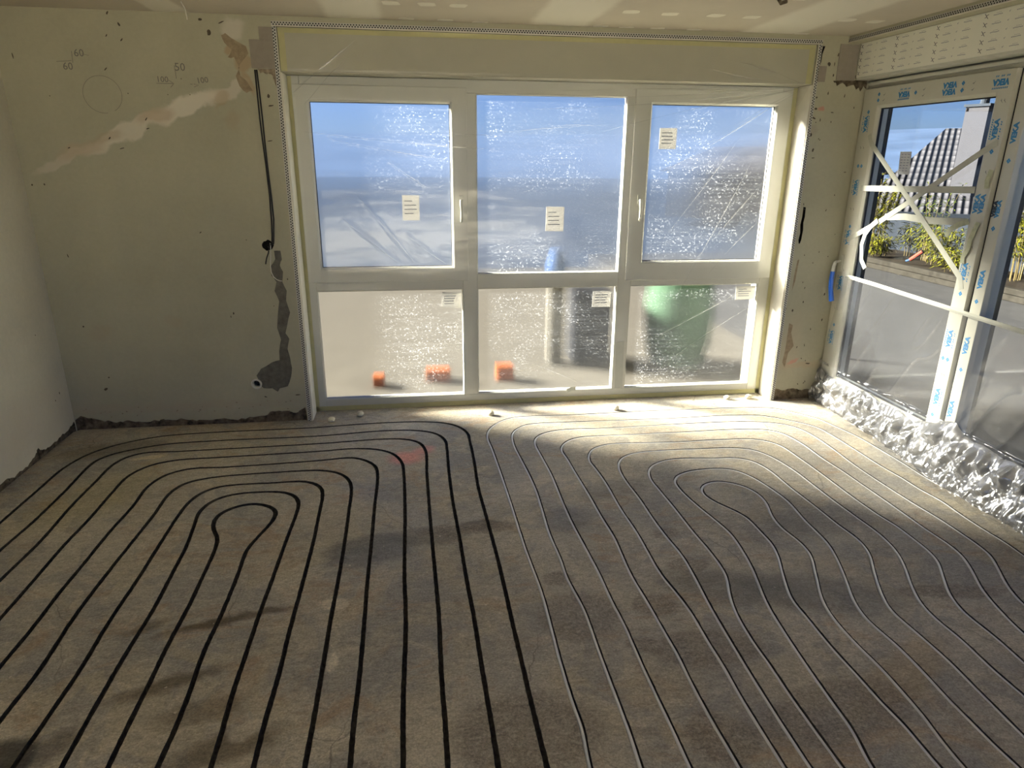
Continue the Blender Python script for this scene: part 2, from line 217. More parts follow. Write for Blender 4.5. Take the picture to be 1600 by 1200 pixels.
# back wall plaster: marks with a shape of their own (filler smear, glue, stains)
def wall_mat(name, base, extra=None, bump=.25):
    t = NT(name)
    c = t.mix(1.0, base, t.ramp(t.noise(1.6, 5, .6), [(.3, .90), (.7, 1.07)]), 'MULTIPLY')
    c = t.mix(1.0, c, t.ramp(t.noise(38, 4, .7), [(.3, .96), (.7, 1.03)]), 'MULTIPLY')
    w = t.warped(.10, 9)
    if extra:
        for (cc, r, rot, col, amt, soft) in extra:
            m = t.math('MULTIPLY', t.blob(w, cc, r, rot, soft), amt); c = t.mix(m, c, col)
    return t.end(t.pr(c, .88, 0, .25, bump=t.noise(22, 6, .65), bump_str=bump, bump_dist=.003))
RX = lambda a: (0, a, 0)
back_marks = [
    ((.25,0,1.71), (.20,.2,.028), RX(-.42), (.60,.55,.45), .55, .3), ((.60,0,1.86), (.26,.2,.042), RX(-.48), (.66,.61,.50), .75, .25),
    ((.95,0,2.00), (.22,.2,.045), RX(-.42), (.68,.63,.52), .8, .25), ((1.20,0,2.09), (.15,.2,.03), RX(-.45), (.62,.57,.47), .6, .3),
    ((.34,0,1.76), (.14,.2,.04), RX(-.3), (.46,.36,.25), .55, .4), ((.78,0,1.95), (.10,.2,.035), RX(-.2), (.42,.31,.20), .55, .4),
    ((.50,0,1.83), (.08,.2,.03), RX(-.2), (.42,.33,.22), .5, .4), ((1.16,0,2.06), (.05,.2,.03), RX(-.9), (.40,.29,.17), .5, .4),
    ((1.31,0,2.26), (.045,.2,.06), RX(.4), (.38,.27,.16), .7, .3), ((1.25,0,2.33), (.03,.2,.025), RX(.4), (.38,.27,.16), .7, .3),
    ((1.33,0,2.14), (.03,.2,.07), RX(-.4), (.38,.28,.17), .7, .3), ((1.27,0,2.42), (.06,.2,.05), RX(0), (.62,.58,.49), .6, .4),
    ((.26,0,.66), (.07,.2,.05), RX(0), (.40,.32,.22), .35, .5), ((.70,0,.72), (.05,.2,.04), RX(0), (.40,.32,.22), .3, .5),
    ((1.22,0,1.93), (.05,.2,.05), RX(0), (.38,.30,.20), .35, .5), ((.62,0,.14), (.7,.2,.03), RX(0), (.42,.36,.27), .5, .5),
    ((5.03,0,.31), (.035,.2,.012), RX(-.5), (.60,.22,.18), .6, .5), ((4.96,0,2.06), (.02,.2,.012), RX(0), (.55,.15,.12), .5, .5),
    ((4.94,0,1.93), (.035,.2,.03), RX(.3), (.33,.28,.22), .4, .6),
    ((5.10,0,.27), (.16,.2,.025), RX(0), (.48,.33,.20), .35, .6), ((5.00,0,.45), (.07,.2,.2), RX(0), (.50,.38,.26), .25, .6),
]
M = {}
M['wall_back'] = wall_mat('painted plaster with filler', (.415,.393,.288), back_marks)
M['wall_left'] = wall_mat('lit plaster left', (.62,.575,.45), [((0,-1.2,.25), (.3,1.2,.18), (0,0,0), (.52,.45,.36), .4, .6)])  # base lightened to stand in for light from the door
M['reveal'] = plain('reveal plaster', (.72,.69,.59), .8, var=.05, scale=14, bump=.3)
def ceiling_mat():
    t = NT('plasterboard ceiling'); c = t.mix(1.0, (.52,.465,.37), t.ramp(t.noise(2, 4), [(.3,.94),(.7,1.05)]), 'MULTIPLY'); w = t.warped(.05, 7)
    fl = (.70,.66,.55)
    for x, hw in ((.95,.10),(1.96,.165),(3.17,.185),(4.54,.20)):
        c = t.mix(t.math('MULTIPLY', t.blob(w, (x,-3,2.5), (hw,8,8), (0,0,0), .16), .85), c, fl)
    w2 = t.warped(.03, 20)
    return t.end(t.pr(c, .85, 0, .25, bump=t.noise(18, 5), bump_str=.15, bump_dist=.002))
M['ceiling'] = ceiling_mat()
M['filler'] = plain('white filler', (.70,.66,.55), .85, bump=.2)
def floor_mat():
    t = NT('milled screed'); w = t.warped(.22, 3.5); w2 = t.warped(.07, 11)
    c = t.mix(t.ramp(t.noise(1.1, 6, .62, dist=.6), [(.38,0.),(.62,1.)]), (.250,.232,.188), (.152,.149,.140))
    c = t.mix(t.ramp(t.noise(2.3, 5, .6, sc3=(1,1,1), dist=1.2), [(.50,0.),(.60,.65)]), c, (.215,.195,.150))
    c = t.mix(t.ramp(t.noise(3.1, 4, .55, sc3=(1.3,1,1), dist=1.6), [(.56,0.),(.60,.55)]), c, (.150,.147,.140))
    c = t.mix(t.ramp(t.noise(2.7, 6, .7, sc3=(.9,1.5,1), dist=1.2), [(.54,0.),(.66,.8)]), c, (.190,.150,.108))
    c = t.mix(t.ramp(t.noise(5.2, 6, .65, sc3=(.9,1.3,1), dist=1.8), [(.60,0.),(.66,.5)]), c, (.27,.25,.205))
    # trowel strokes, fine grain, specks
    Z = (0,0,0)
    B = lambda x, y, rx, ry, a, col, amt, soft=.35, ww=None: ((x,y,0), (rx,ry,.5), (0,0,a), col, amt, soft, ww)
    grit = t.ramp(t.noise(70, 5, .9), [(.38,.0),(.62,1.)])
    marks = [B(2.16,-.70,.10,.085,.2,(.40,.13,.12),.55,.6), B(2.27,-.60,.06,.05,.2,(.38,.14,.13),.5,.6), B(.97,-2.76,.09,.11,.3,(.045,.042,.038),.9,.25), B(1.10,-2.70,.05,.06,0,(.09,.08,.07),.6,.4),
        B(1.42,-2.16,.17,.022,.25,(.085,.062,.035),.85,.6), B(1.62,-2.10,.10,.016,.1,(.09,.065,.04),.7,.6), B(1.35,-2.48,.16,.035,.35,(.085,.065,.038),.75,.6), B(1.17,-2.15,.08,.03,.4,(.10,.08,.05),.6,.6),
        B(1.62,-2.78,.15,.06,.3,(.10,.08,.05),.7,.5), B(1.50,-2.62,.14,.05,.2,(.14,.12,.085),.6,.5), B(1.88,-2.10,.055,.05,0,(.30,.275,.22),.8,.2), B(1.90,-2.44,.02,.05,.1,(.33,.31,.26),.8,.3), B(1.66,-2.72,.06,.04,.6,(.30,.28,.23),.6,.3),
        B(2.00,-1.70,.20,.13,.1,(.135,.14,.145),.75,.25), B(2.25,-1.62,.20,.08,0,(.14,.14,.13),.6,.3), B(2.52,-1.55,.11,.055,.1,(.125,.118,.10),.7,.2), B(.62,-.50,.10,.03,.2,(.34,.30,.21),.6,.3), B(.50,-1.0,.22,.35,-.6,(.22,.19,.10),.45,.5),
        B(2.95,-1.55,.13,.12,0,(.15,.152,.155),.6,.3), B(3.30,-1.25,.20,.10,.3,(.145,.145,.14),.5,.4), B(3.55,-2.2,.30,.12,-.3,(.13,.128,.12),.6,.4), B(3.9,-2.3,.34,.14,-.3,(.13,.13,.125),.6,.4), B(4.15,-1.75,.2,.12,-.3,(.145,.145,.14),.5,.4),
        B(3.5,-2.75,.16,.12,0,(.235,.215,.165),.7,.25), B(3.95,-2.75,.3,.07,.5,(.20,.165,.11),.6,.4), B(3.05,-2.72,.14,.10,.2,(.22,.20,.155),.6,.3), B(.35,-.35,.3,.12,.2,(.12,.105,.075),.6,.5)]
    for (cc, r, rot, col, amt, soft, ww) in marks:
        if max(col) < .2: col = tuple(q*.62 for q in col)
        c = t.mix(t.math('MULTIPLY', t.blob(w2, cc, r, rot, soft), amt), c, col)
    # rough, worn patches with exposed sand grain
    pit = None
    for (x, y, rx, ry, a) in ((2.86,-2.30,.17,.15,.3),(3.17,-2.28,.10,.07,0),(3.28,-2.55,.22,.10,0),(3.05,-2.50,.06,.04,0),(2.55,-2.85,.24,.17,0),(3.15,-2.95,.12,.10,0),(2.55,-1.58,.16,.05,.1),(3.42,-2.02,.10,.05,0),(2.82,-2.05,.07,.05,0),(4.45,-2.35,.24,.05,-.1),(3.42,-1.75,.07,.05,0),(2.35,-1.58,.12,.06,0),(3.6,-2.9,.3,.12,.2),(2.02,-2.95,.08,.07,0)):
        m = t.blob(w2, (x,y,0), (rx,ry,.5), (0,0,a), .22); pit = m if pit is None else t.math('MAXIMUM', pit, m)
    c = t.mix(t.math('MULTIPLY', pit, .60), c, t.mix(grit, (.035,.030,.024), (.20,.175,.145)))
    c = t.mix(1.0, c, t.ramp(t.noise(15, 8, .78, sc3=(.75,1.6,1), dist=1.6), [(.3,.72),(.7,1.26)]), 'MULTIPLY')
    c = t.mix(1.0, c, t.ramp(t.noise(120, 3, .85), [(.3,.66),(.7,1.34)]), 'MULTIPLY')
    c = t.mix(1.0, c, t.ramp(t.noise(48, 6, .8, sc3=(.9,1.3,1), dist=.8), [(.3,.78),(.7,1.24)]), 'MULTIPLY')
    # hairline cracks
    vo = t.n('ShaderNodeTexVoronoi', feature='DISTANCE_TO_EDGE'); vo.inputs['Scale'].default_value = 1.05; t.l(w, vo.inputs['Vector'])
    cr = t.math('MULTIPLY', t.ramp(vo.outputs[0], [(.0,1.),(.0035,0.)]), t.ramp(t.noise(1.3, 2), [(.5,0.),(.62,.7)]))
    c = t.mix(cr, c, (.06,.055,.05))
    sp = t.ramp(t.noise(42, 2, .5), [(.73,0.),(.76,.7)]); c = t.mix(sp, c, (.34,.31,.26))
    sp2 = t.ramp(t.noise(23, 3, .6, sc3=(1,2,1)), [(.735,0.),(.76,.8)]); c = t.mix(sp2, c, (.06,.05,.042))
    h = t.math('ADD', t.math('MULTIPLY', t.noise(12, 6, .7, sc3=(.8,1.5,1), dist=1.4), 1.), t.math('MULTIPLY', t.noise(120, 3, .8), .35))
    h = t.math('SUBTRACT', h, t.math('MULTIPLY', pit, t.math('ADD', .25, t.math('MULTIPLY', grit, .35))))
    c = t.mix(1.0, c, (2.10,2.02,1.88), 'MULTIPLY')
    rough = t.ramp(t.noise(2.2, 4), [(.35,.55),(.65,.85)])
    return t.end(t.pr(c, rough, 0, .35, bump=h, bump_str=.40, bump_dist=.004))
M['floor'] = floor_mat()
M['groove'] = plain('rough milled groove', (.072,.066,.055), .95, spec=.1, var=.35, scale=60, bump=.8, bd=.004)
M['pipe'] = plain('silver grey composite pipe', (.82,.82,.81), .34, spec=.6, var=.03, bump=.03)
M['masonry'] = plain('broken plaster and dirt', (.17,.135,.09), .95, spec=.1, var=.55, scale=28, bump=.9, bd=.008)
M['masonry_light'] = plain('crumbled base coat', (.34,.28,.20), .95, spec=.1, var=.45, scale=30, bump=.8, bd=.006)
M['mortar'] = plain('grey mortar', (.155,.145,.118), .9, spec=.15, var=.22, scale=25, bump=.6, bd=.004)
M['glue'] = plain('brown adhesive smear', (.30,.235,.15), .8, var=.2, scale=30)
M['filler_smear'] = plain('filler smear', (.60,.56,.45), .85, var=.1, scale=25)
M['chip'] = plain('chipped plaster', (.10,.085,.062), .95, spec=.1, var=.3, scale=50)
M['pencil'] = plain('pencil', (.17,.16,.14), .8, var=.05)
M['upvc'] = plain('white upvc', (.56,.555,.48), .35, spec=.5, var=.02, bump=.02)
M['film_box'] = plain('shutter box under protective film', (.78,.77,.67), .28, spec=.55, var=.03, bump=.05)
M['film_upvc'] = plain('upvc under protective film', (.52,.51,.43), .28, spec=.55, var=.03, bump=.05)
M['seal'] = plain('black rubber seal', (.015,.015,.016), .6)
M['anthracite'] = plain('anthracite outer profile', (.012,.012,.013), .45, spec=.3)
M['blue_print'] = plain('blue print', (.035,.22,.48), .5, var=.05)
M['dark_print'] = plain('dark print', (.10,.10,.12), .5, var=.05)
M['grey_print'] = plain('grey print', (.30,.31,.35), .5, var=.1)
M['black_print'] = plain('black print', (.03,.05,.08), .5, var=.05)
M['box'] = plain('cream shutter box', (.44,.42,.32), .6, var=.03, bump=.05)
M['cap'] = plain('taupe insulation block', (.28,.245,.20), .85, var=.06, scale=30, bump=.3)
M['bead'] = plain('galvanised corner bead', (.50,.49,.45), .5, metal=.2, spec=.5, var=.08, bump=.1)
M['bead_gap_shade'] = plain('painted gap shade', (.03,.028,.024), .95, spec=.1)  # near-black colour stands for the shade behind the bead holes
M['yellow_tape'] = plain('yellow masking tape', (.50,.47,.24), .7, var=.05, scale=20)
M['tape'] = plain('cream masking tape', (.44,.44,.37), .6, var=.05, scale=25, bump=.3)
M['tape_old'] = plain('crumpled olive tape', (.45,.46,.31), .6, var=.15, scale=40, bump=.5)
M['blue_plastic'] = plain('blue protective film', (.02,.13,.62), .3, spec=.6, var=.05)
M['black_cable'] = plain('black cable', (.012,.011,.010), .5)
M['white_cable'] = plain('white cable', (.62,.60,.52), .5)
M['foam'] = plain('cream foam', (.78,.73,.56), .8, var=.12, scale=60, bump=.8, bd=.003)
def paper_mat():
    t = NT('white sticker'); tl = t.n('ShaderNodeBsdfTranslucent'); tl.inputs[0].default_value = (.62,.61,.58,1)
    return t.end(t.mixs(.45, t.pr((.85,.84,.79), .6), tl.outputs[0]))
M['paper'] = paper_mat()
M['dark_hole'] = plain('dark cavity', (.02,.018,.015), .95, spec=.05)
M['socket'] = plain('pale conduit ring', (.55,.54,.47), .6)

def glass_mat(name, tint=(.93,.95,.95), dirt=0):
    t = NT(name)
    tr = t.n('ShaderNodeBsdfTransparent'); tr.inputs[0].default_value = (*tint, 1)
    gl = t.n('ShaderNodeBsdfGlossy'); gl.inputs['Roughness'].default_value = .03
    fr = t.n('ShaderNodeLayerWeight'); fr.inputs[0].default_value = .5
    sh = t.mixs(t.math('ADD', .03, t.math('MULTIPLY', t.math('POWER', fr.outputs['Facing'], 4.), .7)), tr.outputs[0], gl.outputs[0])
    if dirt:
        d = t.n('ShaderNodeBsdfTranslucent'); d.inputs[0].default_value = (.8,.82,.85,1)
        sh = t.mixs(t.math('MULTIPLY', t.ramp(t.noise(3, 6, .7, sc3=(1,1,2.5)), [(.4,.3),(.7,1.)]), dirt), sh, d.outputs[0])
    return t.end(sh)
M['glass'] = glass_mat('clear glass', dirt=.004)
M['pane_back'] = glass_mat('outer pane face')

def frosted_mat():
    # panes behind the sheet: milky with adhesive residue; light is scattered as it passes
    t = NT('clouded pane')
    tr = t.n('ShaderNodeBsdfTransparent'); tr.inputs[0].default_value = (.95,.97,1,1)
    rf = t.n('ShaderNodeBsdfRefraction'); rf.inputs['IOR'].default_value = 1.12; rf.inputs['Roughness'].default_value = .45; rf.inputs[0].default_value = (.93,.95,1,1)
    df = t.n('ShaderNodeBsdfTranslucent'); df.inputs[0].default_value = (.80,.84,.92,1)
    dd = t.n('ShaderNodeBsdfDiffuse'); dd.inputs[0].default_value = (.8,.8,.8,1)
    s1 = t.mixs(.74, tr.outputs[0], rf.outputs[0])
    veil = t.mixs(.35, df.outputs[0], dd.outputs[0])
    # residue streaks and specks
    st = t.ramp(t.noise(9, 7, .8, sc3=(.22,1,8)), [(.45,0.),(.72,1.)])
    sp = t.ramp(t.noise(90, 2, .6, sc3=(.8,1,1)), [(.60,0.),(.66,1.)])
    area = t.ramp(t.noise(2.2, 3, .5, sc3=(1,1,1.6)), [(.42,.1),(.60,1.)])
    k = t.math('ADD', .007, t.math('MULTIPLY', area, t.math('ADD', t.math('MULTIPLY', st, .032), t.math('MULTIPLY', sp, .10))), clamp=True)
    return t.end(t.mixs(k, s1, veil))
M['frosted'] = frosted_mat()

def sheet_mat(name, clear, gloss=.25, rough=.22, white=(.85,.86,.86), streak=.0, trans=.5, face=.12, gcol=.9):
    t = NT(name)
    tr = t.n('ShaderNodeBsdfTransparent'); tr.inputs[0].default_value = (.97,.97,.97,1)
    gl = t.n('ShaderNodeBsdfGlossy'); gl.inputs['Roughness'].default_value = rough; gl.inputs[0].default_value = (gcol,gcol,gcol,1)
    tl = t.n('ShaderNodeBsdfTranslucent'); tl.inputs[0].default_value = (*white, 1)
    df = t.n('ShaderNodeBsdfDiffuse'); df.inputs[0].default_value = (*white, 1)
    body = t.mixs(gloss, t.mixs(trans, df.outputs[0], tl.outputs[0]), gl.outputs[0])
    lw = t.n('ShaderNodeLayerWeight'); lw.inputs[0].default_value = .35
    # more is seen of the film itself at a glancing angle
    k = t.math('ADD', 1-clear, t.math('MULTIPLY', lw.outputs['Facing'], face), clamp=True)
    if streak:
        s2 = t.ramp(t.noise(9, 5, .7, sc3=(.5,1,2.2)), [(.52,0.),(.75,streak)]); k = t.math('ADD', k, s2, clamp=True)
    return t.end(t.mixs(k, tr.outputs[0], body))
M['window_sheet'] = sheet_mat('thin painters film', .960, .60, .14, streak=.012, face=.05)
M['fold'] = sheet_mat('doubled film fold', .76, .45, .22, white=(.85,.85,.82), trans=.55, face=.0)
M['door_sheet'] = sheet_mat('clear dust sheet', .84, .40, .22, white=(.36,.37,.39), streak=.06)
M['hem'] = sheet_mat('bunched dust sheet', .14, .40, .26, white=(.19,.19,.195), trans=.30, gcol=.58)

# ---------------------------------------------------------------- floor with milled channels
def spline(pts, step=.02):
    P = [Vector((a, b)) for a, b in pts]; P = [2*P[0]-P[1]] + P + [2*P[-1]-P[-2]]; out = []
    for i in range(1, len(P)-2):
        p0, p1, p2, p3 = P[i-1:i+3]; n = max(1, int(round((p2-p1).length/step)))
        n = min(n, 40)
        # centripetal Catmull-Rom
        t0 = 0; t1 = t0+max(1e-5, (p1-p0).length**.5); t2 = t1+max(1e-5, (p2-p1).length**.5); t3 = t2+max(1e-5, (p3-p2).length**.5)
        for k in range(n):
            t = t1+(t2-t1)*k/n
            A1 = (t1-t)/(t1-t0)*p0+(t-t0)/(t1-t0)*p1; A2 = (t2-t)/(t2-t1)*p1+(t-t1)/(t2-t1)*p2; A3 = (t3-t)/(t3-t2)*p2+(t-t2)/(t3-t2)*p3
            B1 = (t2-t)/(t2-t0)*A1+(t-t0)/(t2-t0)*A2; B2 = (t3-t)/(t3-t1)*A2+(t-t1)/(t3-t1)*A3
            out.append((t2-t)/(t2-t1)*B1+(t-t1)/(t2-t1)*B2)
    out.append(P[-2]); return out
def smooth(pts, it=2):
    for _ in range(it):
        pts = [pts[0]] + [(pts[i-1]+pts[i]*2+pts[i+1])/4 for i in range(1, len(pts)-1)] + [pts[-1]]
    return pts
def extend(pts, yend=-6.1):
    a, b = pts[0], pts[-1]
    return [(a[0], yend), (a[0], (yend+a[1])/2), (a[0], a[1]-.30)] + list(pts) + [(b[0], b[1]-.30), (b[0], (yend+b[1])/2), (b[0], yend)]
def curv(pts, i):
    if i < 3 or i > len(pts)-4: return 0
    a = (pts[i]-pts[i-3]); b = (pts[i+3]-pts[i]); L = (a.length+b.length)/2
    if a.length < 1e-6 or b.length < 1e-6: return 0
    return abs(a.angle_signed(b))/max(L, 1e-4)
tracks = []
for gi, G in enumerate((GL, GR)):
    for ti, g in enumerate(G):
        pts = smooth(spline(extend(g)), 4); n = len(pts); L = []; Rr = []; ws = []
        for i, p in enumerate(pts):
            k = min(curv(pts, i), 9); wd = (.0176 + .0011*k) if gi == 0 else (.0180 + .0004*k)
            ws.append(wd)
        ws = [sum(ws[max(0,i-4):i+5])/len(ws[max(0,i-4):i+5]) for i in range(n)]
        for i, p in enumerate(pts):
            t = (pts[min(i+1,n-1)]-pts[max(i-1,0)]).normalized(); nn = Vector((-t.y, t.x)); j = .0009
            L.append(p+nn*(ws[i]/2+random.uniform(-j,j))); Rr.append(p-nn*(ws[i]/2+random.uniform(-j,j)))
        tracks.append((gi, ti, pts, L, Rr, ws))
FX0, FX1, FY0, FY1 = -.02, 5.42, -6.5, .24
V2 = [Vector((FX0,FY0)), Vector((FX1,FY0)), Vector((FX1,FY1)), Vector((FX0,FY1))]; F2 = [[0,1,2,3]]
for (gi, ti, pts, L, Rr, ws) in tracks:
    b = len(V2); V2 += L + list(reversed(Rr)); F2.append(list(range(b, len(V2))))
res = delaunay_2d_cdt(V2, [], F2, 0, 1e-6)
vo, fo, of = res[0], res[2], res[5]
VV = np.array([(v.x, v.y) for v in vo]); CC = np.array([VV[list(f)].mean(0) for f in fo]); keep = np.ones(len(fo), bool)
keep &= (CC[:,0] > FX0) & (CC[:,0] < FX1) & (CC[:,1] > FY0) & (CC[:,1] < FY1)
for (gi, ti, pts, L, Rr, ws) in tracks:
    pg = np.array([(p.x, p.y) for p in L + list(reversed(Rr))]); p1 = pg; p0 = np.roll(pg, 1, 0); inn = np.zeros(len(CC), bool)
    for (ax_, ay_), (bx_, by_) in zip(p0, p1):
        if ay_ == by_: continue
        s_ = (CC[:,1] < ay_) != (CC[:,1] < by_); inn ^= s_ & (CC[:,0] < (bx_-ax_)*(CC[:,1]-ay_)/(by_-ay_)+ax_)
    keep &= ~inn
fm = MB(); fm.v = [(v.x, v.y, 0) for v in vo]; fm.f = [tuple(f) for f, k_ in zip(fo, keep) if k_]
used = sorted({i for f in fm.f for i in f}); mp_ = {a: i for i, a in enumerate(used)}
fm.v = [fm.v[i] for i in used]; fm.f = [tuple(mp_[i] for i in f) for f in fm.f]
# underside and rim give the screed its thickness
fm.box(FX0, FX1, FY0, FY1, -.12, -.03)
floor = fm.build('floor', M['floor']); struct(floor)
me = floor.data
for p in me.polygons:
    if p.normal.z < 0 and p.center.z > -.01: p.flip()
for (gi, ti, pts, L, Rr, ws) in tracks:
    g = MB(); n = len(pts); dp = .021
    for i in range(n):
        rz = random.uniform(-.0018, .0018); q = .0007
        g.v += [(L[i].x, L[i].y, 0), (L[i].x*.96+Rr[i].x*.04, L[i].y*.96+Rr[i].y*.04, -dp+.004+rz), (pts[i].x, pts[i].y, -dp+rz), (Rr[i].x*.96+L[i].x*.04, Rr[i].y*.96+L[i].y*.04, -dp+.004-rz), (Rr[i].x, Rr[i].y, 0)]
    for i in range(n-1):
        for k in range(4): a = i*5+k; g.f.append((a, a+1, a+6, a+5))
    g.build('milled_channel', M['groove'], floor)
ORD = ['outermost', 'second outermost', 'third from outside', 'fourth from outside', 'middle', 'fourth from inside', 'third from inside', 'second innermost', 'innermost']
for (gi, ti, pts, L, Rr, ws) in tracks:
    if gi == 0: continue
    P3 = []
    n = len(pts)
    for i, p in enumerate(pts):
        t = (pts[min(i+1,n-1)]-pts[max(i-1,0)]).normalized(); nn = Vector((-t.y, t.x))
        q = p - nn*(-.0022) * (1 if i < n*.5 else 1)
        q = p - nn*.0012*(-1) + nn*.0006*math.sin(i*.07+ti)
        P3.append((q.x, q.y, -.0088 + .0008*math.sin(i*.11+ti*2)))
    o = MB().tube(P3[::1], .0072, 10).build('heating_pipe', M['pipe'], smooth=True)
    tag(o, '%s loop of the silver heating pipes sunk in the right floor grooves' % ORD[ti], 'pipe', 'floor heating pipes in the right-hand grooves')

# ---------------------------------------------------------------- walls with real recesses
def inside(q, poly):
    c = False; n = len(poly); x, y = q
    for i in range(n):
        x1, y1 = poly[i]; x2, y2 = poly[i-1]
        if (y1 > y) != (y2 > y) and x < (x2-x1)*(y-y1)/(y2-y1)+x1: c = not c
    return c
def cen(V, f): return (sum(V[i][0] for i in f)/len(f), sum(V[i][1] for i in f)/len(f))
def face_with_holes(u0, u1, v0, v1, holes, mp, depth, extra_outline=None):
    """front face (CDT) minus hole outlines, plus recess sides and bottoms; returns (face MB, recess MBs)"""
    V = [Vector(a) for a in ((u0,v0),(u1,v0),(u1,v1),(u0,v1))]; F = [[0,1,2,3]]
    for h in holes:
        b = len(V); V += [Vector(q) for q in h]; F.append(list(range(b, len(V))))
    r = delaunay_2d_cdt(V, [], F, 0, 1e-6)
    m = MB(); m.v = [mp(v.x, v.y, 0) for v in r[0]]; m.f = [tuple(f) for f in r[2] if not any(inside(cen(r[0], f), h) for h in holes)]
    rec = []
    for h, d in zip(holes, depth):
        c = MB(); n = len(h); cx = sum(q[0] for q in h)/n; cy = sum(q[1] for q in h)/n
        c.v = [mp(q[0], q[1], 0) for q in h] + [mp(cx+(q[0]-cx)*.985, cy+(q[1]-cy)*.985, d*random.uniform(.75, 1.1)) for q in h]
        c.f = [(i, (i+1) % n, n+(i+1) % n, n+i) for i in range(n)]
        # bottom by CDT so that concave outlines stay right
        rr = delaunay_2d_cdt([Vector((q[0], q[1])) for q in h], [], [list(range(n))], 0, 1e-6)
        b = len(c.v); c.v += [mp(v.x, v.y, d) for v in rr[0]]; c.f += [tuple(b+i for i in f) for f in rr[2] if inside(cen(rr[0], f), h)]
        rec.append(c)
    return m, rec
def jag(pts, amp, n=4):
    out = []
    for i in range(len(pts)-1):
        a, b = Vector(pts[i]), Vector(pts[i+1])
        for k in range(n):
            q = a.lerp(b, k/n); 
            if not (i == 0 and k == 0): q = q + Vector((random.uniform(-amp*.4, amp*.4), random.uniform(-amp, amp)))
            out.append((q.x, q.y))
    out.append(tuple(pts[-1])); return out
def circle(cx, cy, r, n=20, j=0): return [(cx+math.cos(2*math.pi*k/n)*r*(1+random.uniform(-j,j)), cy+math.sin(2*math.pi*k/n)*r*(1+random.uniform(-j,j))) for k in range(n)]
def mono(pts, lo, hi):
    out = []; last = lo
    for a, b in pts:
        a = max(a, last+.0012)
        if a > hi: break
        out.append((a, max(b, .012))); last = a
    return out
OX0, OX1, OZ1 = 1.514, 4.890, 2.445     # window opening
H = 2.5; T = .50
holeL = circle(1.341, 1.197, .034, 16, .16); sock = circle(1.172, .279, .026, 24)
foot = [(.004, -.02), (.004, .075)] + mono(jag(FOOT, .007), .005, 1.478) + [(1.480, .04), (1.480, -.02)]
mapB = lambda u, v, d: (u, d, v)
m, rec = face_with_holes(0, OX0, -.05, H, [holeL, sock, foot], mapB, [.045, .05, .014])
m.box(-.25, OX0, .052, T, 0, H)
m.v += [(OX0,0,0),(OX0,.06,0),(OX0,.06,H),(OX0,0,H)]; b = len(m.v)-4; m.f.append((b,b+1,b+2,b+3))
wb = m.build('wall_back', M['wall_back']); struct(wb)
rec[0].build('cable_hole', M['dark_hole'], wb); rec[1].build('socket_hole', M['dark_hole'], wb); rec[2].build('broken_base_strip', M['masonry'], wb)
slot = [(4.944,1.428),(4.952,1.425),(4.962,1.424),(4.965,1.36),(4.960,1.32),(4.966,1.27),(4.962,1.20),(4.955,1.176),(4.947,1.175),(4.941,1.20),(4.947,1.25),(4.939,1.30),(4.945,1.36)]
slot2 = [(4.905,2.435),(4.940,2.436),(4.934,2.415),(4.927,2.39),(4.926,2.345),(4.921,2.322),(4.905,2.322)]
footr = [(4.896,-.02)] + mono(jag(FOOTR, .005), 4.896, 5.205) + [(5.21,.045),(5.21,-.02)]
m, rec = face_with_holes(OX1, 5.45, -.05, H, [slot, slot2, footr], mapB, [.04, .03, .014])
m.box(OX1, 5.45, .045, T, 0, H)
m.v += [(OX1,0,0),(OX1,.06,0),(OX1,.06,H),(OX1,0,H)]; b = len(m.v)-4; m.f.append((b,b+1,b+2,b+3))
wr = m.build('wall_back_right', M['wall_back']); struct(wr)
rec[0].build('cable_slot', M['dark_hole'], wr); rec[1].build('gap', M['dark_hole'], wr); rec[2].build('broken_base_strip', M['masonry'], wr)
struct(MB().box(OX0, OX1, 0, T, OZ1, H).build('wall_back_top', M['wall_back']))
# left wall with its ragged foot
edge = [(-6.4,.01),(-6.4,.03),(-4,.03),(-3,.035),(-2.2,.03),(-1.6,.034),(-1.25,.02),(-1.0,.028),(-.82,.05),(-.74,.028),(-.60,.03),(-.50,.055),(-.47,.08),(-.43,.05),(-.33,.03),(-.2,.045),(-.08,.05),(-.01,.07),(-.01,.004)]
e2 = [edge[0]] + jag(edge[1:-1], .006, 5) + [edge[-1]]
e2 = [(-6.4,-.02)] + mono(jag(edge[1:-1], .006, 5), -6.4, -.006) + [(-.005,.05),(-.005,-.02)]
mapL = lambda u, v, d: (-d, u, v)
m, rec = face_with_holes(-6.5, .0, -.05, H, [e2], mapL, [.012])
m.box(-.25, -.013, -6.5, .052, -.1, H); m.box(-.0129, -.0005, .0005, .052, -.1, H)
wl = m.build('wall_left', M['wall_left']); struct(wl); rec[0].build('broken_base_strip', M['masonry'], wl)
struct(MB().box(-.25, .05, -6.75, -6.5, 0, H).box(5.1, 5.66, -6.75, -6.5, 0, H).box(.05, 5.1, -6.75, -6.5, 2.42, H).build('wall_front', M['wall_left']))  # unseen wall behind the camera, opened wide to let fill daylight in
struct(MB().box(5.10, 5.62, -6.5, 0, 2.457, H).build('wall_right_lintel', M['wall_back']))
struct(MB().box(5.10, 5.62, -6.5, -4.35, 0, 2.457).build('wall_right', M['wall_left']))
struct(MB().box(-.4, 5.66, -16, -6.76, -.35, -.06).build('ground_bounce_front', plain('pale bounce ground', (.66,.63,.54), .9)))  # added unseen pale ground, bounces sunlight into the room as fill
ceil = MB().box(-.25, 5.66, -6.75, T, H, H+.5).build('ceiling', M['ceiling']); struct(ceil)
